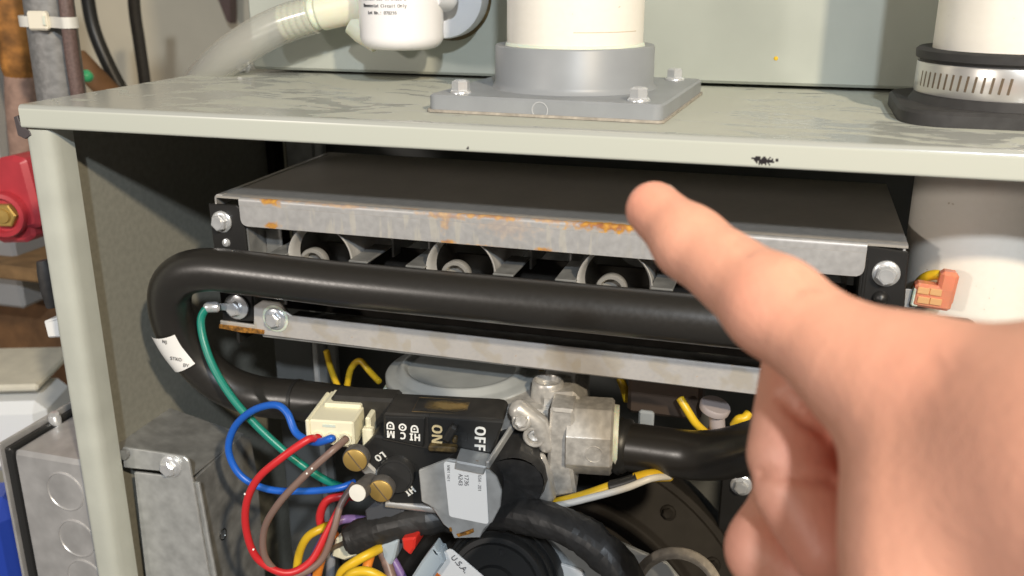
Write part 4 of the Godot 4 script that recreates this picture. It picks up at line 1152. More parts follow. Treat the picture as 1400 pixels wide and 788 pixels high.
	part(t, "yoke_arm", shape().prism(rounded(PackedVector2Array([Vector2(-0.038, 0.0031), Vector2(-0.0242, 0.0011), Vector2(-0.0256, -0.003), Vector2(-0.0387, -0.001)]), 0.0006), at(Vector3(0, 0, 0.032)), -0.006, 0.0062, 0.0008), M.galvanised)
	part(t, "yoke_arm", shape().box(facing((Vector3(-0.0225, 0.0058, 0.043) + Vector3(-0.0145, 0.0062, -0.006)) / 2, Vector3(-0.0244, -0.0009, 0.031) - Vector3(-0.0145, 0.0062, -0.006)), Vector3(0.0016, 0.0040, 0.042), 0.0005), M.galvanised)
	part(pl, "rust_fleck", shape().prism(PackedVector2Array([Vector2(-0.0313, 0.002), Vector2(-0.0284, 0.0018), Vector2(-0.0281, 0), Vector2(-0.031, 0.0002)]), at(Vector3(0, 0, 0.0344)), -0.0003, 0.0001), M.rust)
	var lb := part(pl, "label", shape().prism(rounded(PackedVector2Array([Vector2(-0.0442, 0.0006), Vector2(-0.0252, -0.0023), Vector2(-0.0241, -0.0301), Vector2(-0.0421, -0.0274)]), 0.0016, 4), at(Vector3(0, 0, 0.0344)), -0.0003, 0, 0.0001), M.paper)
	var ql := Basis(Vector3.BACK, -PI / 2 - 0.02)
	write(lb, "N901 1411", Transform3D(ql, Vector3(-0.042, -0.0052, 0.0345)), 0.00125, M.print_grey, false)
	write(lb, "1736", Transform3D(ql, Vector3(-0.0339, -0.0081, 0.0345)), 0.0019, M.print_grey, false)
	write(lb, "A243", Transform3D(ql, Vector3(-0.0366, -0.0081, 0.0345)), 0.0019, M.print_grey, false)
	write(lb, "G54 - 201", Transform3D(ql, Vector3(-0.028, -0.0091, 0.0345)), 0.0014, M.print_grey, false)
	# inlet pipe
	var w := thing("inlet_pipe", "black gas pipe screwed into the valve's right side, bending behind the hand", "gas pipe", Vector3(0.29, -0.17, -0.04))
	var pth := [Vector3(0.269, -0.1539, -0.047), Vector3(0.2718, -0.1536, -0.0465), Vector3(0.2801, -0.1529, -0.0455)]
	pth.append_array(smooth([Vector3(0.2894, -0.1522, -0.044), Vector3(0.3039, -0.1503, -0.041), Vector3(0.3169, -0.144, -0.034), Vector3(0.3291, -0.1328, -0.022), Vector3(0.3396, -0.1185, -0.004), Vector3(0.3475, -0.1072, 0.012)], 6))
	part(w, "pipe", shape().tube(pth, 0.0112, 30), M.black_paint)
	part(w, "thread_sealant", shape().tube([Vector3(0.2676, -0.1537, -0.047), Vector3(0.269, -0.1539, -0.047), Vector3(0.2704, -0.1535, -0.0468), Vector3(0.2721, -0.1535, -0.0465), Vector3(0.2739, -0.1535, -0.0463)], [0.0128, 0.0136, 0.0126, 0.0130, 0.0113], 26), M.wire_black)

# ------------------------------------------------------------------ wires and plug
func wire(called: String, pts: Array, r: float, m: Material, label: String, group := "") -> MeshInstance3D:
	return single(called, shape().tube(smooth(pts, 7), r, 12, 0.3), m, label, "wire", group)

func wiring() -> void:
	# cream plug on the valve's terminals; its frame runs along z
	var fo := Vector3(0.1431, -0.1445, -0.003)
	var t := thing("wire_plug", "cream nylon plug with three wires, pushed on the left of the black module", "plug", fo)
	var turn := Basis(Vector3.UP, deg_to_rad(9.0))
	var tx := Transform3D(turn, fo)
	part(t, "plug_body", shape().box(Transform3D(turn, tx * Vector3(0.0, 0.0006, -0.0160)), Vector3(0.0210, 0.0120, 0.032), 0.0008), M.cream_nylon)
	part(t, "upper_step", shape().box(Transform3D(turn, tx * Vector3(0.001, 0.0072, -0.022)), Vector3(0.0180, 0.0024, 0.016), 0.0008), M.cream_nylon)
	part(t, "latch", shape().box(Transform3D(turn, tx * Vector3(0.0148, -0.001, -0.021)), Vector3(0.0026, 0.0125, 0.026), 0.0007), M.cream_nylon)
	part(t, "latch_hook", shape().box(Transform3D(turn, tx * Vector3(0.0150, -0.0045, -0.0075)), Vector3(0.0050, 0.0105, 0.004), 0.0006), M.cream_nylon)
	part(t, "side_rib", shape().box(Transform3D(turn, tx * Vector3(-0.0112, 0.0012, -0.015)), Vector3(0.0020, 0.0110, 0.031), 0.0006), M.cream_nylon)
	part(t, "front_recess", shape().box(Transform3D(turn, tx * Vector3(-0.001, 0.0042, 0.0001)), Vector3(0.0062, 0.0014, 0.0006), 0.0002), M.fitting)
	part(t, "lower_shroud", shape().box(Transform3D(turn, tx * Vector3(0.005, -0.0066, -0.012)), Vector3(0.0095, 0.0030, 0.018), 0.0006), M.cream_nylon)
	for x in [-0.0062, 0.0002, 0.0066]:
		part(t, "socket", shape().lathe(PackedVector2Array([Vector2(0.0030, -0.0006), Vector2(0.0029, 0.0010), Vector2(0.0022, 0.0010), Vector2(0.0020, -0.0004), Vector2(0, -0.0004)]), Transform3D(turn, tx * Vector3(x, -0.0018, 0.0002)), 20), M.cream_nylon)
	var r0 := tx * Vector3(-0.0062, -0.0018, -0.002)
	var b0 := tx * Vector3(0.0002, -0.0018, -0.002)
	var n0 := tx * Vector3(0.0066, -0.0022, -0.002)
	wire("red_wire", [r0, r0 + Vector3(0, 0, 0.004), Vector3(0.1356, -0.144, 0.006), Vector3(0.1255, -0.1514, 0.012), Vector3(0.1133, -0.163, 0.014), Vector3(0.1058, -0.1777, 0.014), Vector3(0.1032, -0.195, 0.012), Vector3(0.1061, -0.2109, 0.009), Vector3(0.1171, -0.2195, 0.004), Vector3(0.127, -0.2156, -0.003), Vector3(0.1333, -0.2023, -0.01), Vector3(0.1377, -0.1917, -0.016), Vector3(0.1397, -0.1879, -0.022)], 0.0018, M.wire_red, "bright red wire looping down from the cream plug")
	wire("blue_wire", [b0, b0 + Vector3(0, 0, 0.003), Vector3(0.1458, -0.1433, 0.003), Vector3(0.1364, -0.1476, 0.001), Vector3(0.1244, -0.1473, -0.004), Vector3(0.1179, -0.1396, -0.008), Vector3(0.1104, -0.1374, -0.01), Vector3(0.0969, -0.1432, -0.012), Vector3(0.0845, -0.1549, -0.014), Vector3(0.0798, -0.1688, -0.014), Vector3(0.0858, -0.1817, -0.014), Vector3(0.0996, -0.1879, -0.016), Vector3(0.1184, -0.1879, -0.02), Vector3(0.1333, -0.186, -0.024), Vector3(0.1396, -0.185, -0.03)], 0.0018, M.wire_blue, "blue wire making a wide loop left of the cream plug")
	wire("brown_wire", [n0, n0 + Vector3(0, 0, 0.004), Vector3(0.1462, -0.1491, 0.006), Vector3(0.1347, -0.1606, 0.01), Vector3(0.1214, -0.1761, 0.012), Vector3(0.1115, -0.1927, 0.01), Vector3(0.1092, -0.2093, 0.008), Vector3(0.1146, -0.2208, 0.004), Vector3(0.1234, -0.2213, 0), Vector3(0.1329, -0.2138, -0.004), Vector3(0.1381, -0.199, -0.008), Vector3(0.1397, -0.1881, -0.014), Vector3(0.1433, -0.1808, -0.022)], 0.0017, M.wire_brown, "brown wire looping beside the red wire from the cream plug")
	# flecks of printing and wear on the insulation
	for q in [["red_wire", Vector3(0.1066, -0.1713, 0.0155)], ["red_wire", Vector3(0.1057, -0.2035, 0.0118)], ["brown_wire", Vector3(0.137, -0.1581, 0.0112)], ["brown_wire", Vector3(0.1394, -0.1555, 0.0106)]]:
		part(get_node(q[0]), "print_fleck", shape().lathe(PackedVector2Array([Vector2(0.0005, -0.0004), Vector2(0.00045, 0.0002), Vector2(0, 0.0003)]), facing(q[1], Vector3(0.3, 0.3, 1)), 10), M.print_white)
	# green earth wire with its ring terminal
	var g := thing("earth_wire", "green earth wire with a crimped ring terminal, hanging from the left bracket bolt", "wire", Vector3(0.0751, -0.1022, -0.04))
	part(g, "insulation", shape().tube(smooth([Vector3(0.0639, -0.1024, -0.036), Vector3(0.0603, -0.1036, -0.035), Vector3(0.0584, -0.1093, -0.033), Vector3(0.0613, -0.1195, -0.03), Vector3(0.0684, -0.1312, -0.026), Vector3(0.0799, -0.1438, -0.022), Vector3(0.093, -0.1554, -0.02), Vector3(0.1072, -0.1673, -0.02), Vector3(0.1202, -0.1777, -0.022), Vector3(0.1296, -0.1853, -0.026), Vector3(0.1377, -0.1926, -0.034)], 8), 0.0020, 14, 0.3), M.wire_green)
	part(g, "crimp_barrel", shape().tube([Vector3(0.0601, -0.1028, -0.036), Vector3(0.0614, -0.1024, -0.036), Vector3(0.0658, -0.1023, -0.0375), Vector3(0.0663, -0.1024, -0.038)], [0.0022, 0.0028, 0.0028, 0.0020], 16), M.zinc)
	var tongue := shape().prism(rounded(PackedVector2Array([Vector2(0.0633, -0.1024), Vector2(0.0701, -0.1009), Vector2(0.0696, -0.1056), Vector2(0.0629, -0.1055)]), 0.0008), at(Vector3(0, 0, -0.0415)), -0.0009, 0, 0.0002)
	tongue.lathe(PackedVector2Array([Vector2(0.0066, -0.0009), Vector2(0.0066, 0.0), Vector2(0.0062, 0.0003), Vector2(0.002, 0.0003)]), at(Vector3(0.073, -0.1033, -0.0425)), 28)
	part(g, "ring_terminal", tongue, M.zinc)
	# wires at the bottom
	wire("yellow_wire", [Vector3(0.1123, -0.2382, -0.012), Vector3(0.1154, -0.2204, -0.012), Vector3(0.1205, -0.2095, -0.013), Vector3(0.127, -0.2059, -0.018), Vector3(0.1246, -0.212, -0.03)], 0.0021, M.wire_yellow, "yellow wire arching up at the left, behind the red wire", "yellow wires in the harness")
	wire("yellow_wire", [Vector3(0.145, -0.2204, 0.004), Vector3(0.1483, -0.2117, 0.005), Vector3(0.155, -0.2055, 0.004), Vector3(0.1603, -0.203, 0), Vector3(0.1623, -0.2046, -0.008)], 0.0023, M.wire_yellow, "yellow wire leaving the taped harness, upper of the two bottom ones", "yellow wires in the harness")
	wire("yellow_wire", [Vector3(0.1496, -0.2177, 0.01), Vector3(0.1559, -0.2077, 0.011), Vector3(0.163, -0.2054, 0.01), Vector3(0.1692, -0.2087, 0.008), Vector3(0.1745, -0.2168, 0.004)], 0.0023, M.wire_yellow, "lowest yellow wire, arching at the bottom edge", "yellow wires in the harness")
	wire("purple_wire", [Vector3(0.1146, -0.2419, -0.018), Vector3(0.1199, -0.2255, -0.018), Vector3(0.1259, -0.2129, -0.02), Vector3(0.1293, -0.2079, -0.026), Vector3(0.1343, -0.2069, -0.03), Vector3(0.1445, -0.2059, -0.03)], 0.0022, M.wire_purple, "purple wire between the yellow and the orange wire")
	wire("orange_wire", [Vector3(0.1218, -0.2398, -0.014), Vector3(0.1252, -0.2262, -0.014), Vector3(0.1291, -0.214, -0.016), Vector3(0.1311, -0.2102, -0.022)], 0.0024, M.wire_orange, "orange wire beside the purple wire at the bottom left")
	wire("orange_wire", [Vector3(0.1531, -0.2264, -0.004), Vector3(0.155, -0.217, -0.006), Vector3(0.1547, -0.2128, -0.012)], 0.0024, M.wire_orange, "short orange wire under the end of the taped harness")
	wire("dark_red_wire", [Vector3(0.1207, -0.2201, -0.03), Vector3(0.1186, -0.2088, -0.03), Vector3(0.123, -0.1987, -0.03), Vector3(0.1304, -0.1956, -0.032), Vector3(0.1371, -0.1983, -0.038)], 0.0022, M.wire_red, "red wire curving up behind the bright test post")
	wire("bronze_wire", [Vector3(0.1244, -0.2234, -0.016), Vector3(0.1324, -0.215, -0.014), Vector3(0.1418, -0.2078, -0.012), Vector3(0.149, -0.2036, -0.012)], 0.0012, M.wire_bronze, "thin bronze wire running into the taped harness end")
	wire("grey_wire", [Vector3(0.1267, -0.243, -0.02), Vector3(0.1284, -0.2295, -0.02), Vector3(0.1276, -0.2202, -0.022)], 0.0024, M.wire_grey, "pale grey wire hanging between the orange wires")
	wire("brown_harness_wire", [Vector3(0.1614, -0.2053, -0.01), Vector3(0.165, -0.2114, -0.008), Vector3(0.1701, -0.2208, -0.004)], 0.0026, M.wire_brown, "brown wire dropping from the taped harness")
	wire("purple_harness_wire", [Vector3(0.1625, -0.2093, -0.014), Vector3(0.1684, -0.2163, -0.012), Vector3(0.1742, -0.2249, -0.01)], 0.0022, M.wire_purple, "purple wire dropping from the taped harness beside the brown one")
	# pale wires in the gap beside the control box
	var k := 0
	for p in [[Vector3(-0.0175, -0.222, -0.05), Vector3(-0.0059, -0.2089, -0.045), Vector3(-0.0017, -0.2072, -0.05)], [Vector3(-0.0197, -0.2295, -0.05), Vector3(-0.0095, -0.2166, -0.047), Vector3(-0.0044, -0.2128, -0.05)], [Vector3(-0.0206, -0.2417, -0.05), Vector3(-0.007, -0.2231, -0.045), Vector3(-0.0024, -0.2195, -0.05)], [Vector3(-0.02, -0.2514, -0.05), Vector3(-0.0137, -0.2429, -0.05), Vector3(-0.0139, -0.2386, -0.055)], [Vector3(-0.0184, -0.261, -0.05), Vector3(-0.0107, -0.2613, -0.045), Vector3(-0.0156, -0.2831, -0.05)]]:
		wire("gap_wire", p, 0.0023, [M.wire_white, M.wire_yellow, M.wire_white, M.wire_grey, M.wire_brown][k], ["white wire, topmost in the gap between the post and the control box", "yellow wire under the topmost white one in the gap by the post", "white wire, lower of the two in the gap by the post", "grey wire in the gap by the post, below the white wires", "brown wire, lowest in the gap by the post"][k], "wires in the gap by the post")
		k += 1
	# yellow wires seen under the rail
	wire("rear_yellow_wire", [Vector3(0.0908, -0.1475, -0.1), Vector3(0.0928, -0.1585, -0.1), Vector3(0.0967, -0.1694, -0.1)], 0.0018, M.wire_yellow, "straight yellow wire under the left part of the steel rail")
	wire("rear_yellow_wire", [Vector3(0.1034, -0.1668, -0.098), Vector3(0.1067, -0.1555, -0.098), Vector3(0.1124, -0.1504, -0.098), Vector3(0.1189, -0.155, -0.096), Vector3(0.1272, -0.1576, -0.09)], 0.0018, M.wire_yellow, "arched yellow wire under the rail, left of the round valve cover")
	wire("yellow_black_wire", [Vector3(0.2161, -0.184, -0.035), Vector3(0.2368, -0.1819, -0.032), Vector3(0.253, -0.1748, -0.03), Vector3(0.2691, -0.166, -0.03)], 0.0028, M.wire_yellow, "yellow wire running right under the cast valve")
	wire("black_sleeve", [Vector3(0.2686, -0.1662, -0.0295), Vector3(0.2748, -0.1633, -0.0295), Vector3(0.2803, -0.1604, -0.03)], 0.0033, M.wire_black, "black sleeve on the yellow wire under the valve")
	wire("yellow_black_wire", [Vector3(0.279, -0.1606, -0.03), Vector3(0.2858, -0.1587, -0.032), Vector3(0.2931, -0.1616, -0.04)], 0.0030, M.wire_yellow, "yellow wire end right of the black sleeve")
	wire("white_tracer_wire", [Vector3(0.2224, -0.184, -0.026), Vector3(0.2441, -0.1767, -0.024), Vector3(0.2617, -0.1691, -0.024), Vector3(0.2758, -0.1623, -0.024), Vector3(0.2864, -0.1579, -0.028), Vector3(0.2934, -0.1612, -0.038)], 0.0016, M.wire_white, "off-white wire alongside the yellow one under the valve")

# ------------------------------------------------------------------ things at the bottom of the compartment
func lower_parts() -> void:
	# galvanised control box at the left
	var t := thing("control_box", "galvanised control box with a bolted front plate, inside the left wall", "control box", Vector3(0.0156, -0.2715, -0.04))
	var zf := -0.018
	part(t, "front_plate", shape().prism(rounded(PackedVector2Array([Vector2(0.013, -0.1785), Vector2(0.0499, -0.1783), Vector2(0.0526, -0.1804), Vector2(0.0536, -0.1934), Vector2(0.0573, -0.2629), Vector2(0.0157, -0.2716), Vector2(0.0181, -0.1923), Vector2(0.0386, -0.1915), Vector2(0.039, -0.1889), Vector2(0.012, -0.1907)]), [0.001, 0.001, 0.003, 0, 0, 0, 0.001, 0, 0, 0.001]), at(Vector3(0, 0, -0.018)), -0.0014, 0, 0.0004), M.galvanised)
	var xr := Vector3(0.0508, -0.2126, -0.022)
	part(t, "side_plate", shape().prism(rounded(PackedVector2Array([Vector2(0.021, -0.30), Vector2(0.021, -0.1945), Vector2(0.069, -0.1915), Vector2(0.078, -0.197), Vector2(0.081, -0.222), Vector2(0.079, -0.30)]), [0, 0.001, 0.003, 0.004, 0.004, 0]), Transform3D(Basis(Vector3.FORWARD, Vector3.UP, Vector3.RIGHT), Vector3(xr.x, 0, 0)), -0.0014, 0, 0.0004), M.dull_steel)
	part(t, "edge_flange", shape().prism(PackedVector2Array([Vector2(0.0518, -0.1942), Vector2(0.0553, -0.194), Vector2(0.06, -0.2641), Vector2(0.0554, -0.265)]), at(Vector3(0, 0, -0.0205)), -0.0014, 0, 0.0004), M.galvanised)
	part(t, "top_plate", shape().box(Transform3D(Basis(Vector3.BACK, -0.2), Vector3(0.0265, -0.1875, -0.046)), Vector3(0.0485, 0.0014, 0.052), 0.0004), M.dull_steel)
	bolt(t, facing(Vector3(0.0418, -0.185, -0.0178), Vector3.BACK), 0.0074, 0.0060, M.zinc, 0.0044)
	part(t, "tab_screw", shape().lathe(PackedVector2Array([Vector2(0.003, 0), Vector2(0.0028, 0.0016), Vector2(0, 0.0022)]), facing(Vector3(0.0145, -0.1819, -0.0176), Vector3.BACK), 16), M.dull_steel)
	part(t, "plate_hole", shape().lathe(PackedVector2Array([Vector2(0.0034, 0.0), Vector2(0.0033, 0.0003), Vector2(0.0027, 0.0002), Vector2(0.0026, -0.0003), Vector2(0, -0.0003)]), facing(Vector3(0.05, -0.2388, -0.0419) * Vector3(0, 1, 1) + Vector3(xr.x + 0.0002, 0, 0), Vector3.RIGHT), 24), M.chrome)
	# taped harness and its black loom
	single("taped_harness", shape().tube(smooth([Vector3(0.1426, -0.2072, -0.012), Vector3(0.1469, -0.2054, -0.013), Vector3(0.1599, -0.1983, -0.014), Vector3(0.1744, -0.1929, -0.016), Vector3(0.1879, -0.1905, -0.02), Vector3(0.1961, -0.1926, -0.026)], 5), [0.0055, 0.0066, 0.0068, 0.0069, 0.0070, 0.0071, 0.0073, 0.0074, 0.0075, 0.0076, 0.0078, 0.0080, 0.0081, 0.0083, 0.0084, 0.0085, 0.0085, 0.0085, 0.0085, 0.0083, 0.0082, 0.0080, 0.0078, 0.0076, 0.0074, 0.0072], 16, 0.5).crumple(0.0030, 70.0, 3), M.black_tape, "wire harness wrapped in creased black tape, below the valve", "harness")
	single("black_loom", shape().tube(smooth([Vector3(0.2005, -0.191, -0.026), Vector3(0.2159, -0.1847, -0.024), Vector3(0.2336, -0.1804, -0.018), Vector3(0.2522, -0.1795, -0.012), Vector3(0.2664, -0.183, -0.008), Vector3(0.2771, -0.1895, -0.004), Vector3(0.285, -0.2, 0)], 6), 0.0084, 20).crumple(0.0016, 110.0, 5), M.black_tape, "black corrugated loom curving down to the right of the label", "loom")
	# grey plug pieces, red plugs and a label under the harness
	single("grey_plug", shape().prism(rounded(PackedVector2Array([Vector2(0.1529, -0.1887), Vector2(0.1585, -0.1829), Vector2(0.1713, -0.1815), Vector2(0.1734, -0.1859), Vector2(0.161, -0.1937), Vector2(0.1533, -0.1959)]), 0.001), at(Vector3(0, 0, -0.012)), -0.014, 0, 0.001), M.plug_dark, "dark grey plug under the brass screws", "plug")
	single("red_plug", shape().prism(rounded(PackedVector2Array([Vector2(0.1749, -0.1949), Vector2(0.1823, -0.1927), Vector2(0.1813, -0.1992), Vector2(0.179, -0.2033), Vector2(0.1754, -0.2004)]), 0.001), at(Vector3(0, 0, -0.004)), -0.012, 0, 0.001), M.plug_red, "small red plug under the black harness", "plug")
	single("pale_blue_plug", shape().prism(rounded(PackedVector2Array([Vector2(0.1633, -0.2023), Vector2(0.1725, -0.1974), Vector2(0.1698, -0.2084), Vector2(0.1673, -0.2137), Vector2(0.1638, -0.2079)]), 0.001), at(Vector3(0, 0, -0.006)), -0.01, 0, 0.001), M.pale_blue, "pale blue plug half hidden under the black harness", "plug")
	single("cream_plug", shape().prism(rounded(PackedVector2Array([Vector2(0.1352, -0.2086), Vector2(0.1434, -0.2042), Vector2(0.1444, -0.2127), Vector2(0.1458, -0.2166), Vector2(0.1392, -0.2204), Vector2(0.1322, -0.2193)]), 0.001), at(Vector3(0, 0, -0.014)), -0.012, 0, 0.001), M.cream_nylon, "small cream plug at the end of the black harness", "plug")
	var pb := thing("pale_blue_clip", "pale blue plastic clip lying on the white tag", "clip", Vector3(0.1886, -0.2003, 0.006))
	part(pb, "clip_body", shape().prism(rounded(PackedVector2Array([Vector2(0.1949, -0.1887), Vector2(0.1966, -0.1918), Vector2(0.198, -0.1915), Vector2(0.1996, -0.1969), Vector2(0.1907, -0.212), Vector2(0.1798, -0.2143), Vector2(0.1886, -0.1983)]), 0.0006), at(Vector3(0, 0, 0.006)), -0.008, 0, 0.001), M.pale_blue)
	var lt := thing("white_tag", "white and orange printed tag at the bottom edge under the valve", "label", Vector3(0.2065, -0.2045, 0.002))
	var paper := part(lt, "tag_card", shape().prism(rounded(PackedVector2Array([Vector2(0.1979, -0.1941), Vector2(0.2015, -0.1908), Vector2(0.2239, -0.2079), Vector2(0.189, -0.2151), Vector2(0.1922, -0.2042)]), [0.001, 0.003, 0, 0, 0]), at(Vector3(0, 0, 0.002)), -0.0006, 0, 0.0001), M.paper)
	part(paper, "orange_band", shape().prism(PackedVector2Array([Vector2(0.1924, -0.2033), Vector2(0.1959, -0.2057), Vector2(0.2021, -0.2123), Vector2(0.1877, -0.2153)]), at(Vector3(0, 0, 0.0022)), -0.0003, 0.0001), M.paper_orange)
	write(paper, "U.S.A.", Transform3D(Basis(Vector3.BACK, -0.80), Vector3(0.206, -0.1982, 0.0023)), 0.0028, M.print_grey, false)
	# draught motor: black, round, ridged
	var mo := facing(Vector3(0.2148, -0.2266, -0.022), Vector3(0, 0.30, 1))
	var m := thing("draught_motor", "round black ridged motor end under the valve label", "motor", Vector3(0.2148, -0.2266, -0.022))
	part(m, "motor_end", shape().lathe(PackedVector2Array([Vector2(0.030, -0.05), Vector2(0.030, -0.012), Vector2(0.0292, -0.010), Vector2(0.028, -0.0105), Vector2(0.0275, -0.007), Vector2(0.0268, -0.006), Vector2(0.0258, -0.0065), Vector2(0.0252, -0.003), Vector2(0.0244, -0.002), Vector2(0.0220, -0.0018), Vector2(0.0214, 0.0002), Vector2(0.012, 0.0006), Vector2(0.011, 0.0024), Vector2(0.0, 0.0026)]), mo, 48), M.black_plastic)
	part(m, "vent_hole", shape().lathe(PackedVector2Array([Vector2(0.0018, 0.0002), Vector2(0.0016, 0.0004), Vector2(0, 0.0003)]), Transform3D(mo.basis, mo * Vector3(0.0025, 0.0185, 0.0003)), 16), M.wire_black)
	# grey painted deck of the draught fan, with a tag
	var d := thing("fan_deck", "pale grey painted metal deck beside the black motor at the bottom", "panel", Vector3(0.2595, -0.2095, -0.02))
	part(d, "deck_plate", shape().prism(rounded(PackedVector2Array([Vector2(0.213, -0.2086), Vector2(0.2393, -0.2062), Vector2(0.2665, -0.2036), Vector2(0.294, -0.2122), Vector2(0.3119, -0.2325), Vector2(0.2129, -0.2537)]), 0.001), at(Vector3(0, 0, -0.045)), -0.002, 0, 0.0005), M.panel_grey)
	part(d, "deck_tag", shape().prism(rounded(PackedVector2Array([Vector2(0.2389, -0.2239), Vector2(0.2419, -0.2212), Vector2(0.253, -0.2232), Vector2(0.2574, -0.2363), Vector2(0.2373, -0.2405)]), 0.001), at(Vector3(0, 0, -0.043)), -0.0016, 0, 0.0002), M.paper)
	# the dark housing of the fan and its rim
	var ho := facing(Vector3(0.2233, -0.3176, -0.085), Vector3(0.10, 0.42, 1))
	var h := thing("fan_housing", "large dark curved fan housing at the lower right, behind the loom", "fan housing", Vector3(0.2233, -0.3176, -0.085))
	part(h, "housing_shell", shape().lathe(PackedVector2Array([Vector2(0.128, -0.06), Vector2(0.1275, -0.004), Vector2(0.126, -0.001), Vector2(0.1225, 0.0), Vector2(0.1215, 0.002), Vector2(0.100, 0.008), Vector2(0.0985, 0.0085), Vector2(0.0965, 0.0115), Vector2(0.094, 0.0120), Vector2(0.0915, 0.0105), Vector2(0.0895, 0.004), Vector2(0.086, -0.006), Vector2(0.0, -0.008)]), ho, 96), M.dark_metal)
	for a in [0.62, 0.95, 1.35]:
		part(h, "housing_bolt", bolt_shape(shape(), Transform3D(ho.basis, ho * Vector3(cos(a) * 0.112, sin(a) * 0.112, 0.0045)), 0.0056, 0.0046), M.dark_metal)
	part(h, "housing_clip", shape().box(Transform3D(ho.basis, ho * Vector3(cos(1.2) * 0.1265, sin(1.2) * 0.1265, -0.002)), Vector3(0.012, 0.006, 0.010), 0.001), M.dark_metal)
	single("plastic_ring", shape().lathe(PackedVector2Array([Vector2(0.0200, -0.002), Vector2(0.0200, 0.002), Vector2(0.0190, 0.003), Vector2(0.0165, 0.003), Vector2(0.0158, 0.002), Vector2(0.0158, -0.002)]), facing(Vector3(0.303, -0.198, -0.004), Vector3(0, 1, 0.75)), 48), M.dusty_gasket, "cream plastic ring at the bottom edge left of the curled fingers", "ring")

# ------------------------------------------------------------------ right side
func right_parts() -> void:
	var o := Vector3(0.3938, -0.0689, -0.052)
	var t := thing("flag_terminal", "translucent orange flag terminal on a yellow wire, right of the right bracket", "terminal", o)
	part(t, "terminal_body", shape().box(Transform3D(Basis(Vector3.BACK, -0.08), o), Vector3(0.0150, 0.0100, 0.0070), 0.0012), M.terminal_orange)
	part(t, "terminal_tail", shape().box(Transform3D(Basis(Vector3.BACK, -0.08), Vector3(0.3985, -0.065, -0.052)), Vector3(0.0070, 0.0142, 0.0068), 0.0014), M.terminal_orange)
	for q in [Vector3(0.3897, -0.0662, -0.0482), Vector3(0.3944, -0.0664, -0.0482), Vector3(0.3902, -0.0702, -0.0482), Vector3(0.3949, -0.0704, -0.0482)]:
		part(t, "moulded_window", shape().box(Transform3D(Basis(Vector3.BACK, -0.08), q), Vector3(0.0045, 0.0028, 0.0006), 0.0003), M.terminal_core)
	part(t, "spade", shape().box(at(Vector3(0.3851, -0.0711, -0.052)), Vector3(0.006, 0.008, 0.001), 0.0003), M.zinc)
	part(t, "spade_collar", shape().box(Transform3D(Basis(Vector3.BACK, -0.08), Vector3(0.3875, -0.0696, -0.052)), Vector3(0.0030, 0.0080, 0.006), 0.0006), M.fitting)
	single("terminal_wire", shape().tube(smooth([Vector3(0.398, -0.0616, -0.054), Vector3(0.3946, -0.0613, -0.056), Vector3(0.3905, -0.0648, -0.06), Vector3(0.3889, -0.0734, -0.068)], 6), 0.0021, 12), M.wire_yellow, "yellow wire arching over the orange flag terminal", "wire")
	# limit switch and bits under the rail at the right
	var r := thing("rollout_switch", "small white capped switch under the rail, left of the curled fingers", "switch", Vector3(0.3103, -0.1496, -0.07))
	part(r, "switch_cap", shape().lathe(PackedVector2Array([Vector2(0.0, -0.002), Vector2(0.0072, -0.002), Vector2(0.0074, 0.0004), Vector2(0.0068, 0.0012), Vector2(0.0, 0.0014)]), facing(Vector3(0.3096, -0.1386, -0.07), Vector3(0.25, 1, 0.15)), 28), M.white_ceramic)
	part(r, "switch_stem", shape().tube([Vector3(0.3105, -0.1423, -0.07), Vector3(0.3115, -0.1514, -0.07)], 0.0038, 18), M.white_ceramic)
	part(r, "copper_foot", shape().tube([Vector3(0.3114, -0.1498, -0.07), Vector3(0.3118, -0.156, -0.07)], 0.0044, 18), M.copper)
	single("brown_block", shape().box(at(Vector3(0.2849, -0.1405, -0.085)), Vector3(0.036, 0.020, 0.02), 0.002), M.brown_block, "dark brown block in the shadow under the rail", "block")
	single("rear_tab", shape().box(at(Vector3(0.2768, -0.1517, -0.075)), Vector3(0.0075, 0.0085, 0.004), 0.001), M.panel_grey, "small bluish grey metal tab behind the inlet pipe", "tab")
	wire("switch_wire", [Vector3(0.2932, -0.1357, -0.068), Vector3(0.2972, -0.1407, -0.066), Vector3(0.3017, -0.147, -0.066), Vector3(0.3072, -0.1539, -0.07)], 0.0020, M.wire_yellow, "yellow wire bending down beside the white capped switch")
	wire("dangling_wire", [Vector3(0.319, -0.1472, -0.07), Vector3(0.3209, -0.1429, -0.068), Vector3(0.3235, -0.1418, -0.068), Vector3(0.3252, -0.1402, -0.07)], 0.0022, M.wire_yellow, "short yellow wire end right of the white capped switch")
	wire("upper_yellow_wire", [Vector3(0.2606, -0.139, -0.09), Vector3(0.2629, -0.1427, -0.088), Vector3(0.2651, -0.1497, -0.088)], 0.0022, M.wire_yellow, "dim yellow wire under the rail above the inlet pipe")
	single("blue_fan_plate", shape().box(at(Vector3(0.3275, -0.2234, -0.13)), Vector3(0.030, 0.050, 0.003), 0.001), M.wire_black, "dark plate behind the curled fingers", "plate")
	single("shiny_nut", bolt_shape(shape(), facing(Vector3(0.3235, -0.211, -0.128), Vector3.BACK), 0.0072, 0.0060), M.zinc, "shiny nut on the dark plate beside the curled fingers", "nut")

# ------------------------------------------------------------------ the pointing hand: one surface from tapered capsules
# a, b, radius at a, radius at b
func cap(p: Vector3, c: Array) -> float:
	var a: Vector3 = c[0]
	var ba: Vector3 = c[1] - a
	var h := clampf((p - a).dot(ba) / ba.dot(ba), 0.0, 1.0)
	return (p - a - ba * h).length() - lerpf(c[2], c[3], h)

func smin(a: float, b: float, k: float) -> float:
	var h := maxf(k - absf(a - b), 0.0) / k
	return minf(a, b) - h * h * k * 0.25

var groups := []
var creases := []

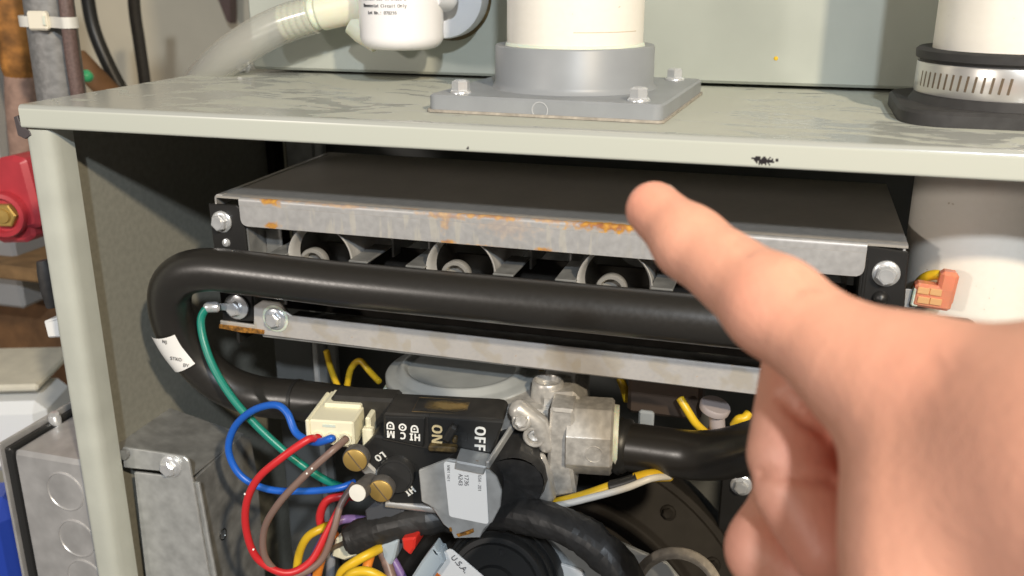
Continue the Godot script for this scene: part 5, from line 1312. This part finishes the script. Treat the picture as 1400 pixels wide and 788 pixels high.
func hand_distance(p: Vector3) -> float:
	var palm := 1.0
	for c in groups[0]:
		palm = smin(palm, cap(p, c), 0.012)
	var all := palm
	for g in range(1, groups.size()):
		var d := 1.0
		for c in groups[g]:
			d = smin(d, cap(p, c), 0.0045)
		all = smin(all, smin(d, palm, 0.008) if g < 4 else d, 0.0014)
	var fold := 0.0
	for c in creases:   # skin folds: shallow grooves
		var a: Vector3 = c[0]
		var ba: Vector3 = c[1] - a
		var h := clampf((p - a).dot(ba) / ba.dot(ba), 0.0, 1.0)
		var q: float = (p - a - ba * h).length() / c[3]
		if q < 2.5:
			fold = maxf(fold, c[2] * exp(-q * q))
	return all + fold

func hand() -> void:
	groups = [
		[ # back of the hand, palm and thumb base
			[Vector3(0.3602, -0.0165, 0.1773), Vector3(0.3871, -0.014, 0.2037), 0.0140, 0.0185],
			[Vector3(0.3734, -0.0249, 0.151), Vector3(0.3988, -0.0237, 0.1761), 0.0125, 0.0180],
			[Vector3(0.3777, -0.0405, 0.1365), Vector3(0.4076, -0.043, 0.1582), 0.0120, 0.0180],
			[Vector3(0.3688, -0.0362, 0.1673), Vector3(0.3931, -0.0318, 0.1861), 0.0120, 0.0190],
			[Vector3(0.3838, -0.0227, 0.2077), Vector3(0.3649, -0.0335, 0.195), 0.0190, 0.0135],
			[Vector3(0.3649, -0.0335, 0.195), Vector3(0.361, -0.0444, 0.2044), 0.0135, 0.0115],
			[Vector3(0.3606, -0.0234, 0.1796), Vector3(0.3649, -0.0346, 0.1921), 0.0095, 0.0110],
			[Vector3(0.389, -0.0166, 0.1985), Vector3(0.4032, -0.017, 0.2109), 0.0240, 0.0260],
		],
		[ # index finger
			[Vector3(0.3019, 0.0006, 0.1182), Vector3(0.3125, -0.0041, 0.1299), 0.0070, 0.0080],
			[Vector3(0.3125, -0.0041, 0.1299), Vector3(0.333, -0.0102, 0.1524), 0.0082, 0.0100],
			[Vector3(0.333, -0.0102, 0.1524), Vector3(0.3489, -0.0148, 0.1691), 0.0101, 0.0108],
			[Vector3(0.3489, -0.0148, 0.1691), Vector3(0.3622, -0.0163, 0.1788), 0.0108, 0.0128],
		],
		[ # middle finger, bent down
			[Vector3(0.3753, -0.0269, 0.1402), Vector3(0.3436, -0.0298, 0.1341), 0.0110, 0.0100],
			[Vector3(0.3409, -0.0278, 0.1397), Vector3(0.3396, -0.0436, 0.1533), 0.0098, 0.0099],
		],
		[ # ring finger behind it
			[Vector3(0.3821, -0.0465, 0.123), Vector3(0.3482, -0.0542, 0.1214), 0.0105, 0.0095],
			[Vector3(0.345, -0.0577, 0.1236), Vector3(0.3368, -0.0702, 0.1502), 0.0092, 0.0092],
			[Vector3(0.3368, -0.0702, 0.1502), Vector3(0.3525, -0.0728, 0.1596), 0.0092, 0.0080],
		],
		[ # its last joint, folded into the palm
			[Vector3(0.3417, -0.0493, 0.1579), Vector3(0.349, -0.0575, 0.1663), 0.0100, 0.0086],
		],
		[ # the soft fold under its middle joint
			[Vector3(0.3436, -0.027, 0.1452), Vector3(0.3478, -0.037, 0.1507), 0.0086, 0.0058],
		],
	]
	# skin folds: each is laid onto the surface along the line of sight of someone behind the hand
	var folds := [
		[Vector3(0.3331, -0.0234, 0.2009), Vector3(0.3395, -0.0238, 0.1992), 0.0014, 0.0014], [Vector3(0.3395, -0.0238, 0.1992), Vector3(0.3452, -0.0245, 0.1978), 0.0014, 0.0014],
		[Vector3(0.3354, -0.0112, 0.196), Vector3(0.3401, -0.0152, 0.196), 0.0013, 0.0014], [Vector3(0.3401, -0.0152, 0.196), Vector3(0.3443, -0.0178, 0.1957), 0.0013, 0.0014],
		[Vector3(0.3509, 0.0146, 0.2374), Vector3(0.3526, 0.0123, 0.2377), 0.00025, 0.0022], [Vector3(0.3532, 0.0149, 0.2366), Vector3(0.3537, 0.013, 0.2371), 0.0002, 0.0022],
		[Vector3(0.3262, 0.0169, 0.1999), Vector3(0.3282, 0.0147, 0.2001), 0.0005, 0.0014], [Vector3(0.3273, 0.0173, 0.1995), Vector3(0.3294, 0.0154, 0.1995), 0.0004, 0.0014],
		[Vector3(0.3344, 0.0149, 0.2092), Vector3(0.3362, 0.0124, 0.2095), 0.0005, 0.0016], [Vector3(0.3362, 0.0153, 0.2085), Vector3(0.3381, 0.0128, 0.2088), 0.0005, 0.0016],
	]
	var made := []
	for c in folds:
		var pts := []
		for i in 5:
			var p: Vector3 = c[0].lerp(c[1], i / 4.0)
			var dir := (p - Vector3(0.3334, 0.057, 0.3487)).normalized()
			for k in 40:
				var d := hand_distance(p)
				if d < 0.0002:
					break
				p += dir * d
			pts.append(p)
		for i in 4:
			if pts[i].distance_to(pts[i + 1]) < 0.006:
				made.append([pts[i], pts[i + 1], c[2], c[3]])
	creases = made
	var lo := Vector3(9, 9, 9)
	var hi := -lo
	for g in groups:
		for c in g:
			for i in 2:
				var r: float = c[2 + i] + 0.006
				lo = lo.min(c[i] - Vector3.ONE * r)
				hi = hi.max(c[i] + Vector3.ONE * r)
	var cell := 0.0015
	var nx := int((hi.x - lo.x) / cell) + 2
	var ny := int((hi.y - lo.y) / cell) + 2
	var nz := int((hi.z - lo.z) / cell) + 2
	var f := PackedFloat32Array()
	f.resize(nx * ny * nz)
	f.fill(1.0)
	# coarse pass first: only cells near the surface are worked out finely
	var st := 4
	for z in range(0, nz, st):
		for y in range(0, ny, st):
			for x in range(0, nx, st):
				var d := hand_distance(lo + Vector3(x + 1.5, y + 1.5, z + 1.5) * cell)
				if absf(d) > cell * st * 1.1:
					if d < 0.0:
						for zz in range(z, mini(z + st, nz)):
							for yy in range(y, mini(y + st, ny)):
								for xx in range(x, mini(x + st, nx)):
									f[(zz * ny + yy) * nx + xx] = d
					continue
				for zz in range(z, mini(z + st, nz)):
					for yy in range(y, mini(y + st, ny)):
						for xx in range(x, mini(x + st, nx)):
							f[(zz * ny + yy) * nx + xx] = hand_distance(lo + Vector3(xx, yy, zz) * cell)
	var ids := {}
	var vs := PackedVector3Array()
	var ns := PackedVector3Array()
	var cs := PackedColorArray()
	var sx := 1
	var sy := nx
	var sz := nx * ny
	for z in nz - 1:
		for y in ny - 1:
			for x in nx - 1:
				var i := (z * ny + y) * nx + x
				var neg := 0
				for k in 8:
					if f[i + (k & 1) * sx + ((k >> 1) & 1) * sy + (k >> 2) * sz] < 0.0:
						neg += 1
				if neg == 0 or neg == 8:
					continue
				var sum := Vector3.ZERO
				var cnt := 0
				for e in [[0, 1], [2, 3], [4, 5], [6, 7], [0, 2], [1, 3], [4, 6], [5, 7], [0, 4], [1, 5], [2, 6], [3, 7]]:
					var a: int = e[0]
					var b: int = e[1]
					var fa := f[i + (a & 1) * sx + ((a >> 1) & 1) * sy + (a >> 2) * sz]
					var fb := f[i + (b & 1) * sx + ((b >> 1) & 1) * sy + (b >> 2) * sz]
					if (fa < 0.0) != (fb < 0.0):
						var pa := Vector3(a & 1, (a >> 1) & 1, a >> 2)
						var pb := Vector3(b & 1, (b >> 1) & 1, b >> 2)
						sum += pa.lerp(pb, fa / (fa - fb))
						cnt += 1
				var p := lo + (Vector3(x, y, z) + sum / cnt) * cell
				ids[i] = vs.size()
				var h := 0.0006
				var d0 := hand_distance(p)
				var nn := Vector3(hand_distance(p + Vector3(h, 0, 0)) - d0, hand_distance(p + Vector3(0, h, 0)) - d0, hand_distance(p + Vector3(0, 0, h)) - d0).normalized()
				vs.append(p - nn * d0)
				ns.append(nn)
				cs.append(skin_colour(p))
	var ix := PackedInt32Array()
	for z in range(1, nz - 1):
		for y in range(1, ny - 1):
			for x in range(1, nx - 1):
				var i := (z * ny + y) * nx + x
				for ax in 3:
					var s0: int = [sx, sy, sz][ax]
					var s1: int = [sy, sz, sx][ax]
					var s2: int = [sz, sx, sy][ax]
					if (f[i] < 0.0) == (f[i + s0] < 0.0):
						continue
					var q := [i, i - s1, i - s1 - s2, i - s2]
					if not (ids.has(q[0]) and ids.has(q[1]) and ids.has(q[2]) and ids.has(q[3])):
						continue
					var w := [ids[q[0]], ids[q[1]], ids[q[2]], ids[q[3]]]
					var g := (vs[w[2]] - vs[w[0]]).cross(vs[w[1]] - vs[w[0]])
					if g.dot(ns[w[0]] + ns[w[2]]) > 0.0:
						ix.append_array([w[0], w[1], w[2], w[0], w[2], w[3]])
					else:
						ix.append_array([w[0], w[2], w[1], w[0], w[3], w[2]])
	var arr := []
	arr.resize(Mesh.ARRAY_MAX)
	arr[Mesh.ARRAY_VERTEX] = vs
	arr[Mesh.ARRAY_NORMAL] = ns
	arr[Mesh.ARRAY_COLOR] = cs
	arr[Mesh.ARRAY_INDEX] = ix
	var am := ArrayMesh.new()
	am.add_surface_from_arrays(Mesh.PRIMITIVE_TRIANGLES, arr)
	var t := thing("person_hand", "person's bare right hand pointing with the index finger, other fingers curled", "hand", Vector3(0.3781, -0.0249, 0.1771))
	var o := MeshInstance3D.new()
	o.mesh = am
	o.material_override = M.skin
	o.name = "skin"
	t.add_child(o)
	o.position = -t.position
	# nail of the index finger, on the side away from the palm
	var c0 := Vector3(0.3019, 0.0006, 0.1182)
	var c1 := Vector3(0.3125, -0.0041, 0.1299)
	var ax := (c0 - c1).normalized()
	var up := (Vector3(0.3069, 0.0049, 0.1153) - Vector3(0.3019, 0.0006, 0.1182)).normalized()
	up = (up - ax * up.dot(ax) + Vector3(0, 0, -0.25)).normalized()
	var s := shape()
	var nb := Transform3D(Basis(ax.cross(up).normalized(), ax, up), c0 + up * 0.0052 - ax * 0.0022)
	s.prism(ring2(0.0046, 20, 1.25), nb, -0.0012, 0.0011, 0.0009)
	part(t, "finger_nail", s, M.nail)

func skin_colour(p: Vector3) -> Color:
	var base := Color(0.85, 0.415, 0.28)
	var red := Color(0.84, 0.29, 0.21)
	var w := 0.0
	for q in [[Vector3(0.2998, 0.003, 0.1158), 0.012, 0.45], [Vector3(0.3494, -0.0576, 0.1641), 0.013, 0.9], [Vector3(0.3594, -0.0067, 0.1873), 0.010, 0.2], [Vector3(0.3409, -0.047, 0.1574), 0.009, 0.35], [Vector3(0.352, -0.0394, 0.1569), 0.014, 0.7], [Vector3(0.3298, -0.0702, 0.1501), 0.011, 0.4], [Vector3(0.33, -0.0047, 0.1602), 0.008, 0.25], [Vector3(0.3492, -0.0388, 0.1521), 0.012, 0.5]]:
		var c: Vector3 = q[0]
		w = maxf(w, q[2] * exp(-p.distance_squared_to(c) / (q[1] * q[1])))
	return base.lerp(red, clampf(w, 0.0, 1.0))
